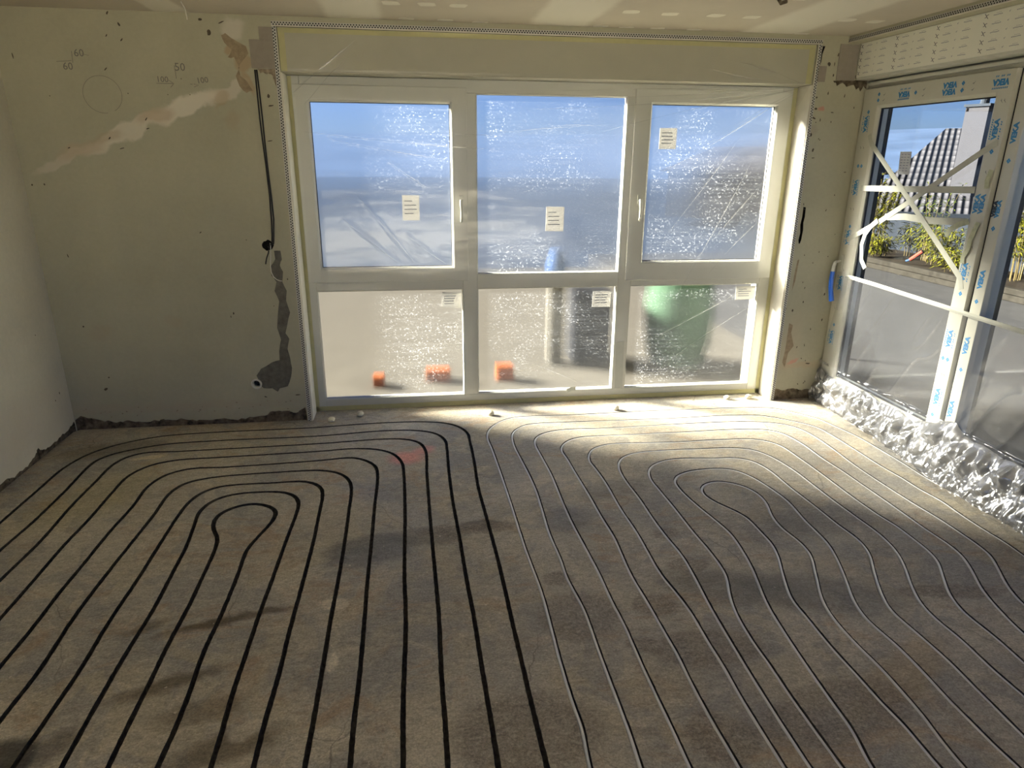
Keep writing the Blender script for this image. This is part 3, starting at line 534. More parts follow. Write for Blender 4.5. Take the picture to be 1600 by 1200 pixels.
# screw patches dabbed with filler, one joined pattern on the boards
pm = MB()
rows = [(-.48, [2.18,2.36,2.53,3.49,3.71,3.97,4.20,4.76,4.95]), (0.0, [2.25,2.48,2.69,3.43,3.60,3.79,4.02,4.75]), (-.95, [.35,.6,1.3,1.5,2.3,2.6,2.8,3.5,3.75,4.0,4.2])]
for y, xs in rows:
    for x in xs:
        cx, cy = x+random.uniform(-.01,.01), y+random.uniform(-.02,.02)+(-.035 if y == 0 else 0); a = random.uniform(-.2,.2); n = 14
        hw, hl = .048, .045 if y else .028
        pts = []
        for k in range(n):
            th = 2*math.pi*k/n; cc, ss = math.cos(th), math.sin(th)
            u = math.copysign(abs(cc)**.5, cc)*hw*random.uniform(.9,1.05); v = math.copysign(abs(ss)**.5, ss)*hl*random.uniform(.9,1.05)
            pts.append((cx+u*math.cos(a)-v*math.sin(a), min(cy+u*math.sin(a)+v*math.cos(a), -.002)))
        b = len(pm.v); pm.v += [(q[0], q[1], H-.0012) for q in pts] + [(q[0], q[1], H+.001) for q in pts]
        pm.f.append(tuple(range(b, b+n))); pm.f += [(b+i, b+(i+1) % n, b+n+(i+1) % n, b+n+i) for i in range(n)]
pm.build('filler_dabs', M['filler'], ceil)
o = MB().tube([(4.10,-.93,H-.004),(4.13,-.90,H-.016),(4.16,-.90,H-.006)], .009, 8).build('ceiling_hook', M['masonry'], loc=(4.13,-.9,H)); tag(o, 'small dark stub poking out of the ceiling at the upper frame edge', 'hook')
o = MB().tube([(1.09,-.30,H-.001),(1.092,-.26,H-.02),(1.094,-.24,H-.06),(1.093,-.235,H-.075)], .0032, 6).build('hanging_cable', M['white_cable'], smooth=True, loc=(1.09,-.3,H)); tag(o, 'short white cable end hanging from the ceiling at upper left', 'cable')

# flat marks on the back wall (each a thin layer of its own)
def layer(name, outline, mat, parent, d0=-.0015, mp=mapB, n_in=1, amp=.003, roughen=3):
    pts = jag(list(outline)+[outline[0]], amp, roughen)[:-1] if roughen else list(outline)
    r = delaunay_2d_cdt([Vector(q) for q in pts], [], [list(range(len(pts)))], 1, 1e-6)
    g = MB(); g.v = [mp(v.x, v.y, d0) for v in r[0]]; g.f = [tuple(f) for f in r[2]]
    b = len(g.v); n = len(pts); g.v += [mp(q[0], q[1], d0) for q in pts] + [mp(q[0], q[1], .001) for q in pts]
    g.f += [(b+i, b+(i+1) % n, b+n+(i+1) % n, b+n+i) for i in range(n)]
    return g.build(name, mat, parent)
layer('mortar_patch', MORTAR, M['mortar'], wb, -.002, amp=.003, roughen=2)
layer('glue_smear', BROWN, M['glue'], wb, -.0008, amp=.004, roughen=2)
layer('rust_smear', RSTAIN, M['glue'], wr, -.0008, amp=.002, roughen=2)
layer('rust_smear', RSTAIN2, M['glue'], wr, -.0008, amp=.002, roughen=2)
def chips(name, rows, mat, parent, mp=mapB):
    g = MB()
    for (x, z, w, h, a) in rows:
        n = 9; b = len(g.v); x += 0; w = max(w, .0035); h = max(h, .0035)
        for dd in (-.0010, .001):
            for k in range(n):
                rr = (.55+.5*((k*7919+int(x*999)) % 10)/10); u = math.cos(2*math.pi*k/n)*w*rr; v = math.sin(2*math.pi*k/n)*h*rr
                g.v.append(mp(x+u*math.cos(a)+v*math.sin(a), z-u*math.sin(a)+v*math.cos(a), dd))
        g.f.append(tuple(b+k for k in range(n))); g.f += [(b+i, b+(i+1) % n, b+n+(i+1) % n, b+n+i) for i in range(n)]
    return g.build(name, mat, parent)
chips('plaster_chips', [c for c in CHIPS], M['chip'], wb)
chips('plaster_chips', [c for c in CHIPSR if not (OX0 < c[0] < OX1)], M['chip'], wr)
rnd = random.Random(3)
chips('plaster_chips', [(rnd.uniform(-2.2,-.1), rnd.uniform(.05,.9)**1.5, rnd.uniform(.002,.006), rnd.uniform(.004,.016), rnd.uniform(-.6,.6)) for _ in range(9)], M['chip'], wl, mp=mapL)
extra = [(rnd.uniform(4.93,5.22), rnd.uniform(.08,2.3), rnd.uniform(.0015,.004), rnd.uniform(.004,.014), rnd.uniform(-.5,.5)) for _ in range(26)]
chips('plaster_chips', extra, M['chip'], wr)
chips('crumbs', [(rnd.uniform(.05,1.46), rnd.uniform(.075,.16)**1.0, rnd.uniform(.002,.008), rnd.uniform(.002,.006), rnd.uniform(-.5,.5)) for _ in range(34)], M['masonry_light'], wb)

# pencil marks
def txt(s_, size, mat, parent, loc, ax, ay, name='lettering', offset=0, extrude=.0003, shear=0, align='CENTER'):
    cu = bpy.data.curves.new('lettering', 'FONT'); cu.body = s_; cu.size = size; cu.align_x = align; cu.align_y = 'CENTER'; cu.offset = offset; cu.extrude = extrude; cu.shear = shear; cu.resolution_u = 2
    to = bpy.data.objects.new('lettering', cu); C.objects.link(to)
    dg = bpy.context.evaluated_depsgraph_get(); me = bpy.data.meshes.new_from_object(to.evaluated_get(dg))
    bpy.data.objects.remove(to); bpy.data.curves.remove(cu)
    ax, ay = Vector(ax), Vector(ay); az = ax.cross(ay)
    mt = Matrix(((ax.x,ay.x,az.x,loc[0]),(ax.y,ay.y,az.y,loc[1]),(ax.z,ay.z,az.z,loc[2]),(0,0,0,1)))
    out = MB(); out.v = [tuple(mt @ v.co) for v in me.vertices]; out.f = [tuple(p.vertices) for p in me.polygons]
    bpy.data.meshes.remove(me)
    return out
def merge(ms):
    o = MB()
    for m_ in ms: o.add(m_.v, m_.f)
    return o
Y0 = -.0008
line = lambda pts, r=.0013: MB().tube([(x, Y0, z) for x, z in pts], r, 5)
c_ = math.cos(.12); s_ = math.sin(.12)
pen = [txt('60', .055, None, None, (.355,Y0,2.205), (1,0,0), (0,0,1)), txt('60', .055, None, None, (.425,Y0,2.275), (1,0,0), (0,0,1)),
       line([(.30,2.229),(.38,2.236)]), line([(.385,2.225),(.388,2.285)]), line([(.44,2.272),(.475,2.265)], .001),
       txt('50', .06, None, None, (.955,Y0,2.215), (1,0,0), (0,0,1)), line([(.926,2.225),(.928,2.155)]),
       txt('100', .045, None, None, (.85,Y0,2.148), (1,0,0), (0,0,1)), line([(.815,2.128),(.905,2.128)]), line([(.885,2.145),(.910,2.128),(.890,2.108)]),
       txt('100', .045, None, None, (1.07,Y0,2.148), (c_,0,s_), (-s_,0,c_)), line([(1.02,2.128),(1.045,2.122),(1.02,2.112)]), line([(1.0,2.127),(1.012,2.126)])]
merge(pen).build('pencil_marks', M['pencil'], wb)
line([(.513+.104*math.cos(a*math.pi/24), 2.062+.100*math.sin(a*math.pi/24)) for a in range(-8, 38)], .0011).build('pencil_circle', M['pencil'], wb)

# insulation blocks let into the wall at the ends of the shutter boxes
def slab(polys, name, mat, d0, d1, mp, **k):
    g = MB()
    for (a, b, c, d) in polys: g.rings([(a,b,c,d,d0)], mp) if 0 else None
    for (a, b, c, d) in polys:
        q = [mp(a,c,d0),mp(b,c,d0),mp(b,d,d0),mp(a,d,d0),mp(a,c,d1),mp(b,c,d1),mp(b,d,d1),mp(a,d,d1)]
        g.add(q, [(0,1,2,3),(7,6,5,4),(0,4,5,1),(1,5,6,2),(2,6,7,3),(3,7,4,0)])
    return g.build(name, mat, **k)
o = slab([(1.354,1.489,2.220,2.372),(1.413,1.489,2.372,2.440)], 'insulation_block', M['cap'], -.006, .0, mapB, loc=(1.42,0,2.3), bevel=.001)
tag(o, 'stepped taupe block beside the top left corner of the wide window', 'insulation block')
o = slab([(4.914,4.968,2.224,2.318)], 'insulation_block', M['cap'], -.006, .0, mapB, loc=(4.94,0,2.27), bevel=.001)
tag(o, 'small square taupe block beside the top right corner of the wide window', 'insulation block')
o = slab([(5.045,5.178,2.235,2.452)], 'insulation_block', M['cap'], -.006, .0, mapB, loc=(5.1,0,2.34), bevel=.001)
tag(o, 'tall taupe block in the room corner at the end of the printed shutter box', 'insulation block')
# torn plaster under the corner block
layer('torn_edge', [(5.03,2.232),(5.10,2.236),(5.20,2.236),(5.27,2.236),(5.272,2.19),(5.25,2.205),(5.235,2.17),(5.22,2.20),(5.20,2.18),(5.18,2.215),(5.13,2.20),(5.10,2.222),(5.06,2.205),(5.045,2.22)], M['masonry'], wr, -.003, amp=.005, roughen=2)
layer('torn_edge', [(1.385,2.218),(1.488,2.218),(1.488,2.10),(1.475,2.14),(1.468,2.18),(1.45,2.195),(1.435,2.185),(1.415,2.20),(1.40,2.196)], M['masonry_light'], wb, -.0006, amp=.005, roughen=2)

# perforated corner beads
def bead(name, L0, L1, mp, label, w=.024, loc=(0,0,0)):
    """mp(s along, t across 0..w, d out of wall)"""
    e = empty(name, loc, label, 'corner bead', 'perforated plaster corner beads')
    pitch = .0165; n = int((L1-L0)/pitch); ts = [0, .16, .44, .56, .84, 1.0]
    g = MB(); d = -.0035
    base = []
    for i in range(n*2+1):
        s_ = L0 + (L1-L0)*i/(n*2)
        for t in ts: g.v.append(mp(s_, t*w, d))
    for i in range(n*2):
        for k in range(5):
            if (k == 1 and i % 2 == 0) or (k == 3 and i % 2 == 1): continue
            a = i*6+k; g.f.append((a, a+1, a+7, a+6))
    g.build('perforated_flange', M['bead'], e)
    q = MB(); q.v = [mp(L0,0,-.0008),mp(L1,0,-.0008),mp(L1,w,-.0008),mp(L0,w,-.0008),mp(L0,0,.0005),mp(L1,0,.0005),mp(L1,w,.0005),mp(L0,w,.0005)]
    q.f = [(0,1,2,3),(4,5,6,7),(0,1,5,4),(1,2,6,5),(2,3,7,6),(3,0,4,7)]; q.build('gap_shade', M['bead_gap_shade'], e)
    r = MB().tube([mp(L0, w+.001, -.003), mp(L1, w+.001, -.003)], .0032, 8); r.build('nose', M['reveal'], e, smooth=True)
    return e
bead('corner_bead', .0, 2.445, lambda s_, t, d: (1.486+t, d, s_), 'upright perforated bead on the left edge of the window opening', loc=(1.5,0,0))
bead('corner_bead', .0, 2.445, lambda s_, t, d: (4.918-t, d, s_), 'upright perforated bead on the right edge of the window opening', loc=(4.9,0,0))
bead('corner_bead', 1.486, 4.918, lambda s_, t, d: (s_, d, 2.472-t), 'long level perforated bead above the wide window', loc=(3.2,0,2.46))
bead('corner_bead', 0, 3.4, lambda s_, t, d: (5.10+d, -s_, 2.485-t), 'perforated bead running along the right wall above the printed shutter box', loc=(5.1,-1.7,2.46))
# bright plaster return of the reveals
rv = MB().box(1.5141, 1.520, .002, .168, 0, 2.203).build('reveal_left', M['reveal']); struct(rv)
rv = MB().box(4.884, 4.8899, .002, .168, 0, 2.203).build('reveal_right', M['reveal']); struct(rv)

# ---------------------------------------------------------------- back window
mapW = lambda u, v, d: (u, d, v)
win = empty('window_1', (3.2,.2,0)); struct(win)
fr = MB()
GX = [(1.588,2.582),(2.682,3.693),(3.790,4.780)]
def bar(g, x0, x1, z0, z1, y0=.170, y1=.245): g.box(x0, x1, y0, y1, z0, z1)
bar(fr, 1.5145, 1.588, .0, 2.205); bar(fr, 4.780, 4.8895, .0, 2.205)
bar(fr, 2.582, 2.682, .085, 2.125, .1702, .2448); bar(fr, 3.693, 3.790, .085, 2.125, .1702, .2448)
bar(fr, 1.588, 4.780, .012, .085); bar(fr, 1.588, 4.780, 2.125, 2.205)
for a, b in GX: bar(fr, a, b, .866, .965, .1702, .2448)
fr.build('outer_frame', M['upvc'], win, bevel=.004)
def glazing(g, x0, x1, z0, z1, y=.172, t=.016):   # sloped glazing bead
    g.rings([(x0-.001,x1+.001,z0-.001,z1+.001,y+.001),(x0+.002,x1-.002,z0+.002,z1-.002,y-.001),(x0+t,x1-t,z0+t,z1-t,y+.016),(x0+t,x1-t,z0+t,z1-t,y+.032),(x0-.001,x1+.001,z0-.001,z1+.001,y+.032)], mapW)
PY0, PY1 = .196, .206
def pane(x0, x1, z0, z1, parent, name='glass_pane'):
    o = MB().box(x0-.004, x1+.004, PY0, PY1, z0-.004, z1+.004).build(name, M['pane_back'], parent); o.data.materials.append(M['frosted'])
    for p in o.data.polygons:
        if p.normal.y < -.5: p.material_index = 1
    return o
for (a, b, z0, z1) in ((GX[0][0],GX[0][1],.085,.866),(GX[1][0],GX[1][1],.085,.866),(GX[2][0],GX[2][1],.085,.866),(GX[1][0],GX[1][1],.965,2.125)):
    g = MB(); glazing(g, a, b, z0, z1, t=.008); g.build('glazing_bead', M['upvc'], win)
    pane(a+.006, b-.006, z0+.006, z1-.006, win)
    g = MB(); g.rings([(a+.006,b-.006,z0+.006,z1-.006,.190),(a+.0085,b-.0085,z0+.0085,z1-.0085,.190),(a+.0085,b-.0085,z0+.0085,z1-.0085,.195),(a+.006,b-.006,z0+.006,z1-.006,.195)], mapW); g.build('gasket', M['seal'], win)
def sash(x0, x1, z0, z1, gx0, gx1, gz0, gz1, hx, hz, tilt):
    s_ = empty('sash', (0,0,0)); s_.parent = win; s_.location = Vector((0,0,0)) - win.location
    g = MB(); g.rings([(x0,x1,z0,z1,.169),(x0,x1,z0,z1,.155),(gx0,gx1,gz0,gz1,.155),(gx0+.012,gx1-.012,gz0+.012,gz1-.012,.172),(gx0+.012,gx1-.012,gz0+.012,gz1-.012,.215),(x0,x1,z0,z1,.215)], mapW)
    so = g.build('sash_frame', M['upvc'], None, bevel=.003); so.parent = win; so.location = -win.location
    bpy.data.objects.remove(s_)
    pn = pane(gx0+.012, gx1-.012, gz0+.012, gz1-.012, None); pn.parent = so
    gk = MB().rings([(gx0+.012,gx1-.012,gz0+.012,gz1-.012,.188),(gx0+.016,gx1-.016,gz0+.016,gz1-.016,.188),(gx0+.016,gx1-.016,gz0+.016,gz1-.016,.195),(gx0+.012,gx1-.012,gz0+.012,gz1-.012,.195)], mapW).build('gasket', M['seal']); gk.parent = so
    h = MB().box(hx-.014, hx+.014, .143, .155, hz+.075, hz+.15).tube([(hx,.150,hz+.112),(hx,.118,hz+.112)], .010, 10)
    h.tube([(hx,.119,hz+.122),(hx,.113,hz+.10),(hx+.002,.111,hz+.05),(hx+.001,.112,hz+.0),(hx-.002,.116,hz-.02)], [.011,.012,.0105,.010,.008], 10)
    ho = h.build('handle', M['upvc'], smooth=False, bevel=.001); ho.parent = so
sash(1.545, 2.621, .925, 2.155, 1.629, 2.525, 1.012, 2.070, 2.576, 1.345, 0)
sash(3.742, 4.845, .905, 2.172, 3.852, 4.752, 1.030, 2.092, 3.808, 1.350, 0)
# product stickers on the panes
ST = [(2.188,2.300,1.331,1.494,'white sticker on the upper left pane beside the left window handle'),(3.162,3.289,1.253,1.418,'white sticker in the middle of the tall upper centre pane'),
      (3.936,4.057,1.800,1.934,'grey sticker near the top left of the upper right pane'),(2.434,2.566,.730,.837,'slightly tilted sticker in the top right corner of the lower left pane'),
      (3.519,3.655,.710,.826,'white sticker in the top right corner of the lower centre pane'),(4.614,4.768,.743,.843,'white sticker in the top right corner of the lower right pane')]
for i, (a, b, z0, z1, lab) in enumerate(ST):
    x, z = (a+b)/2, (z0+z1)/2; an = -.09 if i == 3 else random.uniform(-.02,.02)
    w_, h_ = (b-a)/2, (z1-z0)/2; q = []
    for dd in (.1935, .1955):
        for (u, v) in ((-w_,-h_),(w_,-h_),(w_,h_),(-w_,h_)): q.append((x+u*math.cos(an)-v*math.sin(an), dd, z+u*math.sin(an)+v*math.cos(an)))
    o = MB().add(q, [(0,1,2,3),(7,6,5,4),(0,4,5,1),(1,5,6,2),(2,6,7,3),(3,7,4,0)]).build('pane_sticker', M['paper'], loc=(x,.1945,z)); tag(o, lab, 'sticker', 'stickers on the window panes')
    # faint printed lines
    g = MB()
    for k in range(4):
        zz = z+h_*(.55-.33*k); g.box(x-w_*.75, x+w_*random.uniform(.1,.7), .1928, .1936, zz-.003, zz+.002)
    gg = g.build('printed_lines', M['grey_print']); gg.data.transform(Matrix.Translation((-x,-.1945,-z))); gg.parent = o
# shutter box above the window
sb = MB().box(1.5146, 4.8894, .012, .30, 2.207, 2.4445).build('shutter_box', M['box'], bevel=.003, loc=(3.2,.15,2.32)); tag(sb, 'long cream shutter box above the wide window, behind the thin film', 'shutter box')
# yellow masking tape around the film
def strip(name, pts, w, mat, label, cat='tape', group=None, mp=None, th=.0006):
    """flat ribbon through points (u,v,d); width w in the u-v plane"""
    P = [Vector(p) for p in pts]; g = MB(); n = len(P)
    for i, p in enumerate(P):
        t = (P[min(i+1,n-1)]-P[max(i-1,0)]); t2 = Vector((t.x, t.y)).normalized(); nn = Vector((-t2.y, t2.x))*w/2
        for (s1, dd) in ((1,0),(-1,0),(-1,th),(1,th)): g.v.append(mp(p.x+nn.x*s1, p.y+nn.y*s1, p.z+dd))
    for i in range(n-1):
        for k in range(4): a = i*4+k; b = i*4+(k+1) % 4; g.f.append((a, b, b+4, a+4))
    g.f += [(0,1,2,3), tuple((n-1)*4+k for k in (3,2,1,0))]
    c = g.v[len(g.v)//2]; o = g.build(name, mat, loc=tuple(c)); tag(o, label, cat, group); return o
GT = 'yellow masking tape round the window film'
strip('masking_tape', [(1.530,.0,.166),(1.530,1.0,.166),(1.530,2.2,.166)], .030, M['yellow_tape'], 'yellow tape strip up the left window frame edge', group=GT, mp=mapW)
strip('masking_tape', [(4.868,.0,.166),(4.868,1.0,.166),(4.868,2.2,.166)], .030, M['yellow_tape'], 'yellow tape strip up the right window frame edge', group=GT, mp=mapW)
strip('masking_tape', [(1.52,.022,.166),(3.2,.022,.166),(4.88,.022,.166)], .034, M['yellow_tape'], 'yellow tape strip along the bottom rail of the window', group=GT, mp=mapW)
strip('masking_tape', [(1.52,2.428,.009),(3.2,2.428,.009),(4.88,2.428,.009)], .026, M['yellow_tape'], 'yellow tape strip along the top of the cream shutter box', group=GT, mp=mapW)
strip('masking_tape', [(4.862,2.44,.0102),(4.862,2.21,.0102)], .040, M['yellow_tape'], 'short upright yellow tape at the right end of the cream shutter box', group=GT, mp=mapW)
strip('masking_tape', [(1.535,2.44,.0102),(1.535,2.21,.0102)], .036, M['yellow_tape'], 'short upright yellow tape at the left end of the cream shutter box', group=GT, mp=mapW)
strip('masking_tape', [(3.737,.45,.1655),(3.745,.09,.1655)], .06, M['tape'], 'pale upright tape piece low on the right window mullion', mp=mapW)
strip('tape_scrap', [(3.345,.088,.150),(3.375,.105,.146),(3.41,.104,.150)], .03, M['tape'], 'torn pale scrap stuck on the bottom rail under the centre pane', mp=mapW)

# ---------------------------------------------------------------- thin film over the window
def hashn(x, y, s=0):
    return (math.sin(x*12.9898+y*78.233+s*37.7)*43758.5453) % 1
def vnoise(x, y, s=0):
    xi, yi = math.floor(x), math.floor(y); fx, fy = x-xi, y-yi; fx = fx*fx*(3-2*fx); fy = fy*fy*(3-2*fy)
    a, b, c, d = hashn(xi,yi,s), hashn(xi+1,yi,s), hashn(xi,yi+1,s), hashn(xi+1,yi+1,s)
    return a+(b-a)*fx+(c-a)*fy+(a-b-c+d)*fx*fy
def fbm(x, y, s=0, o=3):
    r = 0; a = .5
    for k in range(o): r += a*vnoise(x, y, s+k); x *= 2.1; y *= 2.1; a *= .5
    return r
def crease(x, z, x0, z0, x1, z1, w):
    dx, dz = x1-x0, z1-z0; L = math.hypot(dx, dz); t = ((x-x0)*dx+(z-z0)*dz)/L/L
    if t < 0 or t > 1: return 0
    d = abs((x-x0)*dz-(z-z0)*dx)/L; ww = w*(.4+.6*math.sin(math.pi*min(1, t*1.0+.05)))
    return max(0, 1-d/ww)*math.sin(math.pi*t)**.5
CRE = [(4.86,2.19,3.0,2.03,.012),(4.86,2.19,3.5,1.90,.012),(4.86,2.19,3.9,1.62,.012),(4.86,2.19,3.2,2.14,.010),(4.86,2.19,4.2,2.02,.008),(4.3,2.34,4.84,2.20,.014),(4.1,2.30,4.7,2.205,.012),
       (1.56,2.10,2.0,2.42,.010),(1.60,2.14,1.9,2.36,.008),(1.62,2.04,1.95,2.32,.008),(1.60,1.88,2.9,1.78,.008),(1.75,1.84,2.5,1.72,.008),(2.6,1.86,3.6,1.95,.006),(2.1,1.72,2.35,1.55,.007),
       (4.6,1.75,4.1,.75,.012),(4.7,1.6,4.2,1.0,.010),(4.5,1.9,3.95,1.15,.010),(4.72,1.35,4.35,.95,.010),(4.75,.9,3.9,.45,.012),(4.78,.75,4.1,.3,.010),(3.0,.35,3.5,.12,.008),(1.9,1.5,2.3,1.0,.008),(1.8,1.35,2.2,1.02,.008),(2.0,.6,2.4,.3,.008),(2.2,1.25,2.55,1.0,.006)]
g = MB(); NX, NZ = 340, 250; X0, X1, Z0, Z1 = 1.522, 4.882, .006, 2.440
for j in range(NZ+1):
    z = Z0+(Z1-Z0)*j/NZ
    for i in range(NX+1):
        x = X0+(X1-X0)*i/NX
        ex = min(1, min(x-X0, X1-x)/.15, (z-Z0)/.12 if z < 1 else 9)
        base = .006 if z > 2.212 else (.006+(2.212-z)/.13*.125 if z > 2.082 else .131)
        base = base if z > 2.212 else base*ex + .1645*(1-ex) if z < 2.082 else base
        if z < 1.9: base -= 0
        amp = ex*(.4 if z > 2.212 else 1)
        wv = (fbm(x*1.6+z*.6, z*9, 1)-.45)*.0035 + (fbm(x*5, z*28, 5, 2)-.4)*.0014
        cr = sum(crease(x, z, *c) for c in CRE)
        lim = .011 if z > 2.212 else .1645
        y = min(base + amp*(wv - .010*cr), lim-.001)
        if z > 2.24: y = min(y, .0085)
        g.v.append((x, y, z))
for j in range(NZ):
    for i in range(NX): a = j*(NX+1)+i; g.f.append((a, a+1, a+NX+2, a+NX+1))
o = g.build('protective_film', M['window_sheet'], smooth=True, loc=(3.2,.13,0)); tag(o, 'thin clear painters film taped over the whole wide window', 'plastic sheet')

film = o
def film_y(x, z): return .0045 if z > 2.212 else (.004+(2.212-z)/.13*.118 if z > 2.082 else .122)
for (x0, z0, x1, z1, w) in CRE + [(4.86,2.205,1.6,2.214,.010),(4.84,2.19,4.2,1.80,.005),(4.85,2.195,3.3,2.10,.009),(3.0,1.905,3.62,1.93,.004),(2.3,1.87,2.95,1.862,.004)]:
    fm_ = MB(); n = 26; rs = w*.42; bend = (hashn(x0*3, z1*5)-.5)*.05
    for i in range(n+1):
        t_ = i/n; x = x0+(x1-x0)*t_; z = z0+(z1-z0)*t_ + bend*math.sin(math.pi*t_); r_ = max(.0004, rs*math.sin(math.pi*min(1, .04+t_*.96))**.7*(.6+.4*math.sin(t_*9+x0)))
        dx_, dz_ = (x1-x0), (z1-z0); L_ = math.hypot(dx_, dz_); nx_, nz_ = -dz_/L_, dx_/L_; y = film_y(x, z)
        fm_.v += [(x-nx_*r_, y, z-nz_*r_), (x, y-r_*.8-.0004, z), (x+nx_*r_, y, z+nz_*r_)]
    for i in range(n):
        for k in range(2): a = i*3+k; fm_.f.append((a, a+1, a+4, a+3))
    fo2 = fm_.build('fold', M['fold'], smooth=True); fo2.parent = film; fo2.location = (-film.location[0], -film.location[1], -film.location[2])
# ---------------------------------------------------------------- cables, socket, foam
cab = [(1.376,2.212),(1.377,2.10),(1.379,1.95),(1.382,1.80),(1.384,1.66),(1.386,1.50),(1.385,1.36),(1.378,1.26),(1.372,1.20)]
for k, (dx, lab) in enumerate(((-.0065, 'left one of the two black cables running down to the hole'), (.005, 'right one of the two black cables running down to the hole'))):
    pts = [(x+dx*(1 if z > 1.35 else .6)+.002*math.sin(z*9+k*2), -.006+.001*math.sin(z*13+k), z) for x, z in [(a[0], a[1]) for a in cab]]
    pts = [Vector(p) for p in pts]; fine = []
    for i in range(len(pts)-1):
        for q in range(6): fine.append(pts[i].lerp(pts[i+1], q/6))
    fine.append(Vector((1.350+dx,.004,1.19+dx*1.5)))
    fine.append(Vector((1.342+dx,.03,1.195+dx*1.5)))
    o = MB().tube(fine, .0045, 8).build('black_cable', M['black_cable'], smooth=True, loc=(1.376,0,2.2)); tag(o, lab, 'cable', 'black cables down to the wall hole')
o = MB().tube([(1.345,.02,1.20),(1.338,-.004,1.15),(1.325,-.006,1.12),(1.318,-.006,1.095),(1.315,-.006,1.08)], .004, 8).build('black_cable', M['black_cable'], smooth=True, loc=(1.33,0,1.15)); tag(o, 'short black cable tail hanging out of the wall hole to the lower left', 'cable')
pw = [(1.352,.01,1.21),(1.358,-.012,1.19),(1.352,-.014,1.13),(1.345,-.014,1.07),(1.346,-.014,1.03),(1.356,-.013,1.00),(1.374,-.012,.982),(1.392,-.011,.974),(1.405,-.010,.972)]
o = MB().tube([p for p in pw], .0028, 8).build('white_wire', M['white_cable'], smooth=True, loc=(1.36,0,1.1)); tag(o, 'thin white wire looping out of the wall hole over the grey mortar', 'wire')
se = empty('conduit_socket', (1.172,0,.279), 'round pale conduit end in the wall at the foot of the grey mortar', 'socket')
rg = MB(); n = 28
for rr, d in ((.036,-.001),(.034,-.006),(.025,-.007),(.022,.03)):
    for k in range(n): a = 2*math.pi*k/n; rg.v.append((1.172+math.cos(a)*rr*(1+.03*math.sin(3*a)), d, .279+math.sin(a)*rr))
for i in range(3):
    for k in range(n): rg.f.append((i*n+k, i*n+(k+1) % n, (i+1)*n+(k+1) % n, (i+1)*n+k))
rg.build('ring', M['socket'], se, smooth=True)
MB().tube([(1.166,.03,.279),(1.168,.0,.281),(1.172,-.004,.284)], .008, 8).build('wire_end', M['black_cable'], se)
FB = [(1.648,-.040,.020,'leftmost foam dab, on the floor just in front of the left reveal'),(1.836,.045,.022,'second foam dab from the left, under the lower left pane'),(2.748,-.050,.021,'foam dab with a dark shadow below the left window mullion'),
      (3.662,-.060,.020,'foam dab resting by the outermost pipe below the right mullion'),(4.573,.060,.019,'foam dab under the lower right pane, left one of the last two'),(4.745,.055,.021,'rightmost foam dab, in the corner of the right reveal')]
for i, (x, y, r, lab) in enumerate(FB):
    bm = bmesh.new(); bmesh.ops.create_icosphere(bm, subdivisions=4, radius=r*1.12)
    for v in bm.verts:
        d = v.co.normalized(); k = 1 + .22*(fbm(d.x*2.2+5+i*3, d.y*2.2+d.z*2, i, 3)-.45)*2; v.co *= k; v.co.z *= .82; v.co.x *= 1.12
    mz = min(v.co.z for v in bm.verts); cut = mz*.82
    for v in bm.verts:
        if v.co.z < cut: v.co.z = cut
        v.co.z -= cut
    me = bpy.data.meshes.new('foam_dab'); bm.to_mesh(me); bm.free(); me.materials.append(M['foam'])
    for p in me.polygons: p.use_smooth = True
    o = bpy.data.objects.new('foam_dab', me); C.objects.link(o); o.location = (x, y, .0005); o.rotation_euler.z = i*1.3; tag(o, lab, 'foam', 'cream foam dabs on the floor along the window')

# ---------------------------------------------------------------- terrace door (right wall)
mapD = lambda u, v, d: (d, -u, v)      # u runs away from the room corner towards the camera
door = empty('door_1', (5.30,-1.5,0)); struct(door)
g = MB()
def dbox(g, u0, u1, v0, v1, d0, d1): g.box(d0, d1, -u1, -u0, v0, v1); return g
dbox(g, -.0+.001, .035, 0, 2.235, 5.290, 5.37); dbox(g, .001, 4.34, 2.186, 2.234, 5.292, 5.37); dbox(g, .001, 4.34, .0, .095, 5.288, 5.38)
dbox(g, 1.228, 1.302, .095, 2.186, 5.284, 5.37); dbox(g, 2.76, 2.86, .095, 2.186, 5.284, 5.37); dbox(g, 4.27, 4.34, .095, 2.186, 5.284, 5.37)
dbox(g, 1.302, 2.76, 2.11, 2.186, 5.286, 5.37); dbox(g, 2.86, 4.27, 2.11, 2.186, 5.286, 5.37); dbox(g, 1.302, 2.76, .095, .17, 5.286, 5.37); dbox(g, 2.86, 4.27, .095, .17, 5.286, 5.37)
fo_ = g.build('door_frame', M['film_upvc'], door, bevel=.003)
h = dbox(MB(), .02, 4.3, 2.2045, 2.222, 5.262, 5.292).build('head_track', M['upvc'], door, bevel=.002)
